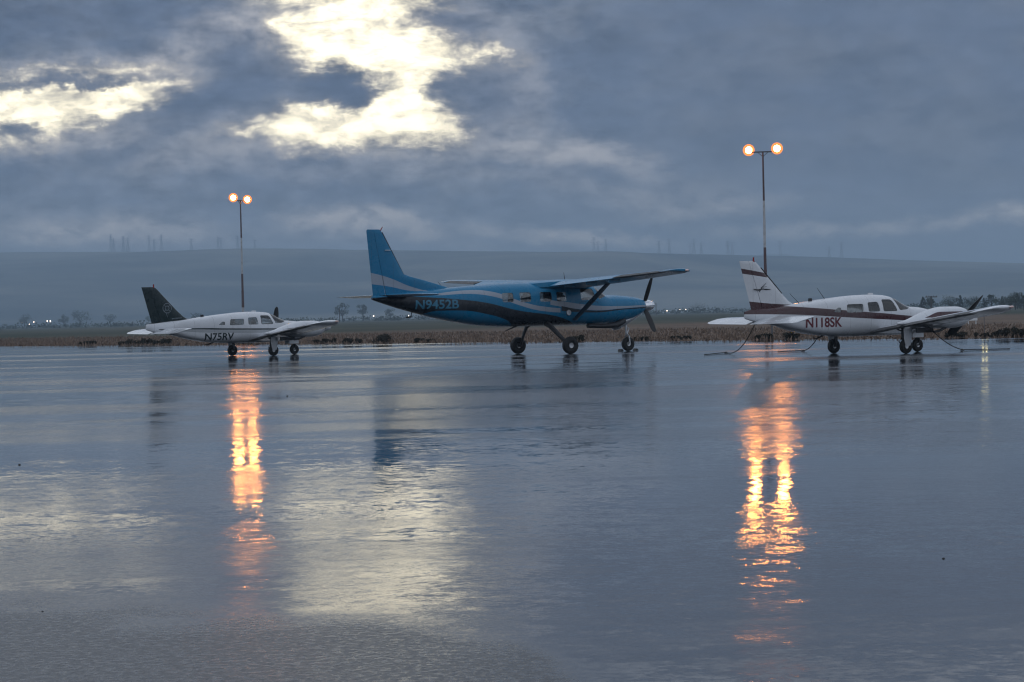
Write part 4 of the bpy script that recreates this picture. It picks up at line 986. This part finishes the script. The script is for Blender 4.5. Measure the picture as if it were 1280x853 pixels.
# town lights
town = [(-13.24, 1900, 0.10), (-12.93, 1900, 0.08), (-12.58, 1850, 0.10), (-12.50, 1850, 0.12), (-3.79, 1700, 0.06), (-2.83, 1700, 0.05), (-2.62, 1700, 0.10), (3.53, 1600, 0.10), (3.70, 1700, 0.00), (4.28, 1650, -0.02), (4.63, 1650, 0.0), (4.80, 1650, 0.0), (-13.05, 2000, 0.05), (6.60, 1700, 0.0), (6.75, 1700, 0.0)]
tl_labels = 'tiny distant street lamp glowing white in the misty fields'
first = None
for k, (a_, d_, e_) in enumerate(town):
    x_, y_ = gp(a_, d_); hgt = max(2.2, 1.5 + d_ * math.tan(R(e_)) + 1.6 * random.random())
    if first is None:
        lp = empty('distant_lamp', (x_, y_, 0)); MB().tube([(0, 0, 0), (0, 0, 3.2)], 0.08, 6).build('pole', 'tower_steel', lp)
        MB().lathe([(-0.45, 0.05), (-0.3, 0.35), (0.0, 0.5), (0.3, 0.35), (0.45, 0.05)], 'z', (0, 0, 3.5), 10).build('lamp', 'town_light', lp); first = lp
    else:
        lp = first.copy(); C.objects.link(lp); lp.location = (x_, y_, 0)
        for ch in list(first.children):
            c = ch.copy(); C.objects.link(c); c.parent = lp
    sc_ = 0.5 + 0.5 * random.random(); lp.scale = (sc_, sc_, max(0.6, hgt / 3.5))
    tag(lp, tl_labels, 'street lamp', 'distant street lamps across the fields')

# ------------------------------------------------------------------ transmission towers on the ridge
def tower_mesh(h, kind):
    mb = MB(); r = 0.36
    w0, w1 = 5.0, 1.3
    for sx in (-1, 1):
        for sy in (-1, 1): mb.tube([(sx * w0, sy * w0, 0), (sx * w1, sy * w1, h * 0.75), (sx * w1 * 0.7, sy * w1 * 0.7, h)], r, 5)
    n = 7
    for k in range(n):
        t0, t1 = k / n, (k + 1) / n
        a0 = w0 + (w1 - w0) * t0; a1 = w0 + (w1 - w0) * t1
        for sx in (-1, 1):
            mb.tube([(sx * a0, -a0, h * 0.75 * t0), (-sx * a1, -a1, h * 0.75 * t1)], r * 0.6, 4)
            mb.tube([(sx * a0, a0, h * 0.75 * t0), (-sx * a1, a1, h * 0.75 * t1)], r * 0.6, 4)
    for z, w in ((0.74, 9), (0.86, 7.5), (0.97, 6)) if kind == 0 else ((0.80, 11), (0.95, 8)):
        mb.tube([(-w, 0, h * z), (0, 0, h * z + 1.2), (w, 0, h * z)], r * 0.8, 4); mb.tube([(-w, 0, h * z), (w, 0, h * z)], r * 0.6, 4)
    return mb
tw = [tower_mesh(52, 0).build('transmission_tower', 'tower_steel', smooth=False), None]
tw[1] = tower_mesh(44, 1).build('transmission_tower', 'tower_steel', smooth=False)
azs = [-10.85, -10.78, -10.52, -10.40, -9.83, -9.70, -9.50, -8.70, -7.98, -7.90, -7.45, -6.98, 2.31, 2.42, 2.64, 4.10, 4.38, 4.95, 5.05, 5.25, 5.98, 6.10, 7.40, 8.72, 9.05]
for k, a_ in enumerate(azs):
    o = tw[k] if k < 2 else tw[k % 2].copy()
    if k >= 2: C.objects.link(o)
    x_, y_ = gp(a_, YC - 40 + 70 * (k % 3)); o.location = (x_, y_, ridge(x_) - 3); o.rotation_euler = (0, 0, R(-20 + 7 * (k % 5)))
    tag(o, 'faint lattice power tower on the hazy ridge line', 'power tower', 'transmission towers along the ridge')

# ------------------------------------------------------------------ trees and bushes
def leaf_mat(name, c):
    m = bpy.data.materials.new(name); m.use_nodes = True; t = NT(m.node_tree); b = t.n['Principled BSDF']
    gi = t.n.new('ShaderNodeNewGeometry').outputs['Random Per Island']
    t.l.new(t.mix(gi, (*[q * 0.6 for q in c], 1), (*[q * 1.5 for q in c], 1)), b.inputs['Base Color']); b.inputs['Roughness'].default_value = 0.8; b.inputs['Specular IOR Level'].default_value = 0.2; MATS[name] = m
leaf_mat('tree_leaves', (0.040, 0.052, 0.032)); leaf_mat('conifer_leaves', (0.028, 0.042, 0.030)); leaf_mat('scrub_leaves', (0.030, 0.028, 0.020)); leaf_mat('dry_grass', (0.175, 0.128, 0.098))
def leaves(mb, rng, c, rad, n, size, flat=1.0):
    vs = []; fs = []
    for _ in range(n):
        d = rng.normal(size=3); d /= np.linalg.norm(d); q = rng.rand() ** 0.45
        p = np.array(c) + d * np.array([rad, rad, rad * flat]) * q
        a = rng.normal(size=3); a /= np.linalg.norm(a); b = np.cross(a, rng.normal(size=3)); b /= np.linalg.norm(b)
        s = size * (0.6 + 0.8 * rng.rand()); k = len(vs)
        vs += [tuple(p + a * s), tuple(p + b * s * 0.6), tuple(p - a * s), tuple(p - b * s * 0.6)]; fs.append((k, k + 1, k + 2, k + 3))
    mb.add(vs, fs)
def broad_tree(name, loc, h, w, seed, label, group=None, lm='tree_leaves', cat='tree', n=900):
    rng = np.random.RandomState(seed); root = empty(name, (*loc, 0)); tag(root, label, cat, group)
    tr = MB(); tr.tube([(0, 0, -0.05), (0.02 * h, 0, h * 0.2), (0, 0.02 * h, h * 0.45), (0, 0, h * 0.8)], [h * 0.035, h * 0.028, h * 0.018, h * 0.006], 8)
    cr = MB()
    for k in range(9):
        a = 6.28 * k / 9 + rng.rand(); rr = w * 0.5 * (0.35 + 0.45 * rng.rand()); z = h * (0.42 + 0.42 * rng.rand())
        c = (rr * math.cos(a), rr * math.sin(a), z)
        tr.tube([(0, 0, h * (0.22 + 0.2 * rng.rand())), (c[0] * 0.6, c[1] * 0.6, z * 0.85), c], [h * 0.016, h * 0.010, h * 0.004], 5)
        leaves(cr, rng, c, w * (0.16 + 0.10 * rng.rand()), n // 10, h * 0.034, 0.85)
    leaves(cr, rng, (0, 0, h * 0.80), w * 0.24, n // 8, h * 0.034, 0.8)
    tr.build('trunk', 'trunk_bark', root); cr.build('crown', lm, root, smooth=False, recalc=False)
    return root
def conifer(name, loc, h, w, seed, label, group=None):
    rng = np.random.RandomState(seed); root = empty(name, (*loc, 0)); tag(root, label, 'tree', group)
    MB().tube([(0, 0, -0.05), (0, 0, h * 0.97)], [h * 0.03, h * 0.004], 8).build('trunk', 'trunk_bark', root)
    cr = MB()
    for k in range(16):
        t = k / 16; z = h * (0.10 + 0.88 * t); rr = w * 0.5 * (1 - t) ** 0.8 * (0.8 + 0.4 * rng.rand())
        for j in range(5):
            a = rng.rand() * 6.28; leaves(cr, rng, (rr * 0.6 * math.cos(a), rr * 0.6 * math.sin(a), z), rr * 0.42 + 0.05 * h * 0.3, 14, h * 0.030, 0.6)
    cr.build('crown', 'conifer_leaves', root, smooth=False, recalc=False)
    return root
# trees at the right, behind the brown field
G1 = 'trees at the right beyond the brown field'
for k, (a_, h_, w_, kind, lb) in enumerate([
    (11.20, 4.3, 3.4, 1, 'small pointed dark tree just left of the utility pole'), (11.40, 4.0, 3.5, 0, 'low round dark tree around the foot of the utility pole'), (11.92, 4.2, 6.0, 0, 'broad dark tree right of the utility pole'),
    (12.18, 4.7, 3.2, 1, 'pointed dark tree rising beside the broad one near the engine'), (12.50, 3.8, 5.2, 0, 'low broad dark tree left of the propeller blade'), (12.80, 3.6, 2.2, 1, 'slim small conifer between engine and propeller blade'),
    (13.0, 4.6, 4.2, 0, 'rounded dark tree directly behind the propeller blade'), (13.28, 4.1, 2.4, 1, 'slim conifer right of the propeller blade'), (13.5, 3.6, 4.5, 0, 'low dark tree above the outer wing'), (13.68, 4.6, 2.6, 1, 'conifer standing above the outer wing'), (13.95, 4.4, 4.2, 0, 'rounded dark tree behind the wing tip')]):
    a_ = a_ - (0.0 if a_ < 12 else 0.0)
    loc = gp(a_, 590 + 14 * (k % 4)); (conifer if kind else broad_tree)('conifer_tree' if kind else 'broadleaf_tree', loc, h_, w_, 40 + k, lb, G1)
loc = gp(13.55, 420); 
for k, (a_, d_, h_, w_, kind, lb) in enumerate([(13.62, 520, 4.4, 4.6, 0, 'dark tree at the right edge of the picture past the wing tip'), (13.32, 540, 3.2, 5.5, 0, 'low dark thicket tree under the outer wing'), (13.84, 500, 3.6, 4.0, 1, 'conifer at the far right edge of the picture')]):
    (conifer if kind else broad_tree)('conifer_tree' if kind else 'broadleaf_tree', gp(a_, d_), h_, w_, 90 + k, lb, G1)
# misty trees far out
G2 = 'misty trees scattered across the far fields'
for k, (a_, d_, h_, w_, lb) in enumerate([(-13.18, 1700, 14, 14, 'misty round tree at the far left edge'), (-12.15, 1700, 13, 12, 'misty small tree right of the left street lamps'), (-11.72, 1650, 15, 20, 'misty broad tree, the widest one at the left'), (-10.92, 1800, 13, 13, 'misty tree above the left field rise'),
    (-9.90, 1900, 11, 10, 'faint misty tree just left of the dark fin'), (-8.62, 1700, 12, 10, 'faint misty tree just right of the dark fin'), (-4.65, 1300, 15, 12, 'misty upright tree left of the blue tail, nearer the wing tip'), (-4.08, 1350, 14, 10, 'misty upright tree under the blue tail'),
    (-3.35, 1400, 10, 8, 'small misty tree beneath the blue tail cone'), (-1.9, 1300, 8, 14, 'low misty tree beneath the blue fuselage rear'), (1.0, 1350, 8, 16, 'low misty tree between the blue plane wheels'), (5.15, 1300, 7, 16, 'low misty tree right of the blue propeller'), (8.9, 900, 5, 12, 'low misty tree under the cabin of the maroon-striped plane')]):
    broad_tree('broadleaf_tree', gp(a_, d_), h_ * 0.82, w_ * 0.85, 120 + k, lb, G2, n=600)
# far hedge line, one continuous mass
rng = np.random.RandomState(5); mb = MB()
for k in range(420):
    a_ = -15 + 30 * rng.rand(); d_ = 1150 + 250 * rng.rand(); x_, y_ = gp(a_, d_); hh = 1.5 + 2.0 * rng.rand()
    leaves(mb, rng, (x_, y_, hh * 0.5), hh * 2.2, 26, 0.6, 0.30)
tag(mb.build('hedge_scrub', 'tree_leaves', smooth=False, recalc=False), 'low misty line of hedges across the far fields', 'scrub', kind='stuff')
# dark bushes along the apron edge
def edge_at(x):
    for (x0, y0), (x1, y1) in zip(EDGE, EDGE[1:]):
        if x0 <= x <= x1: return y0 + (y1 - y0) * (x - x0) / (x1 - x0)
G3 = 'dark bushes along the apron edge'
def edge_pt(a_, back):
    x = -60.0
    while x < 60:
        y = edge_at(x) + back
        if x / y > math.tan(R(a_)): return (x, y)
        x += 0.1
bushes = [(-11.5, 3, 0.5, 1.6), (-10.55, 2, 0.5, 1.1), (-10.05, 2, 0.75, 2.6), (-9.55, 3, 0.7, 1.5), (-7.3, 2, 0.5, 1.6), (-5.15, 2, 0.55, 2.0), (-4.42, 2, 0.5, 1.4), (-3.52, 2, 0.85, 1.6), (-2.45, 3, 0.45, 1.5), (1.75, 2, 0.55, 1.2), (3.55, 2, 0.32, 1.0), (4.6, 3, 0.35, 1.5), (6.85, 2, 0.5, 1.1), (7.62, 2, 0.55, 0.9), (12.05, 2, 0.45, 1.2), (12.9, 3, 0.35, 1.6), (13.45, 3, 0.55, 2.2), (13.85, 2, 0.55, 1.6), (13.5, 9, 0.6, 2.4)]
names = ['low', 'small', 'wide', 'tall']
for k, (a_, back, h_, w_) in enumerate(bushes):
    h_ *= 0.72; loc = edge_pt(a_, back); rng = np.random.RandomState(300 + k)
    root = empty('bush', (*loc, -0.02))
    tag(root, 'low dark scrub bush at the far edge of the wet apron', 'bush', G3)
    st = MB(); cr = MB()
    for j in range(14):
        c = ((rng.rand() - 0.5) * w_ * 0.75, (rng.rand() - 0.5) * w_ * 0.7, h_ * (0.12 + 0.55 * rng.rand()))
        st.tube([(c[0] * 0.2, c[1] * 0.2, 0), (c[0] * 0.7, c[1] * 0.7, c[2] * 0.6), c], [0.02, 0.014, 0.006], 5); leaves(cr, rng, c, h_ * 0.40, 90, 0.05, 0.8)
    st.build('stem', 'trunk_bark', root); cr.build('foliage', 'scrub_leaves', root, smooth=False, recalc=False)
# dry grass behind the apron edge
rng = np.random.RandomState(11); N = 42000
xs = rng.uniform(-75, 45, N); back = rng.rand(N) ** 1.5 * 60 + 0.15
eg = np.array(EDGE); ys = np.interp(xs, eg[:, 0], eg[:, 1]) + back * 1.25
clump = 0.5 + 0.5 * np.sin(xs * 0.9 + 2 * np.sin(ys * 0.31)) * np.sin(ys * 0.7 + xs * 0.2)
hh = (0.07 + 0.22 * rng.rand(N) ** 1.6) * (0.5 + 0.7 * clump); ang = rng.rand(N) * 6.28; wd = 0.035 + 0.05 * rng.rand(N)
lx = (rng.rand(N) - 0.5) * 0.25; ly = (rng.rand(N) - 0.5) * 0.25
V = np.empty((N, 3, 3)); V[:, 0] = np.stack([xs - np.cos(ang) * wd, ys - np.sin(ang) * wd, np.full(N, -0.03)], 1); V[:, 1] = np.stack([xs + np.cos(ang) * wd, ys + np.sin(ang) * wd, np.full(N, -0.03)], 1); V[:, 2] = np.stack([xs + lx, ys + ly, hh], 1)
me = bpy.data.meshes.new('dry_grass'); me.from_pydata(V.reshape(-1, 3).tolist(), [], [(3 * i, 3 * i + 1, 3 * i + 2) for i in range(N)]); me.materials.append(MATS['dry_grass'])
o = bpy.data.objects.new('dry_grass', me); C.objects.link(o); tag(o, 'dry brown grass growing beyond the apron', 'grass', kind='stuff')
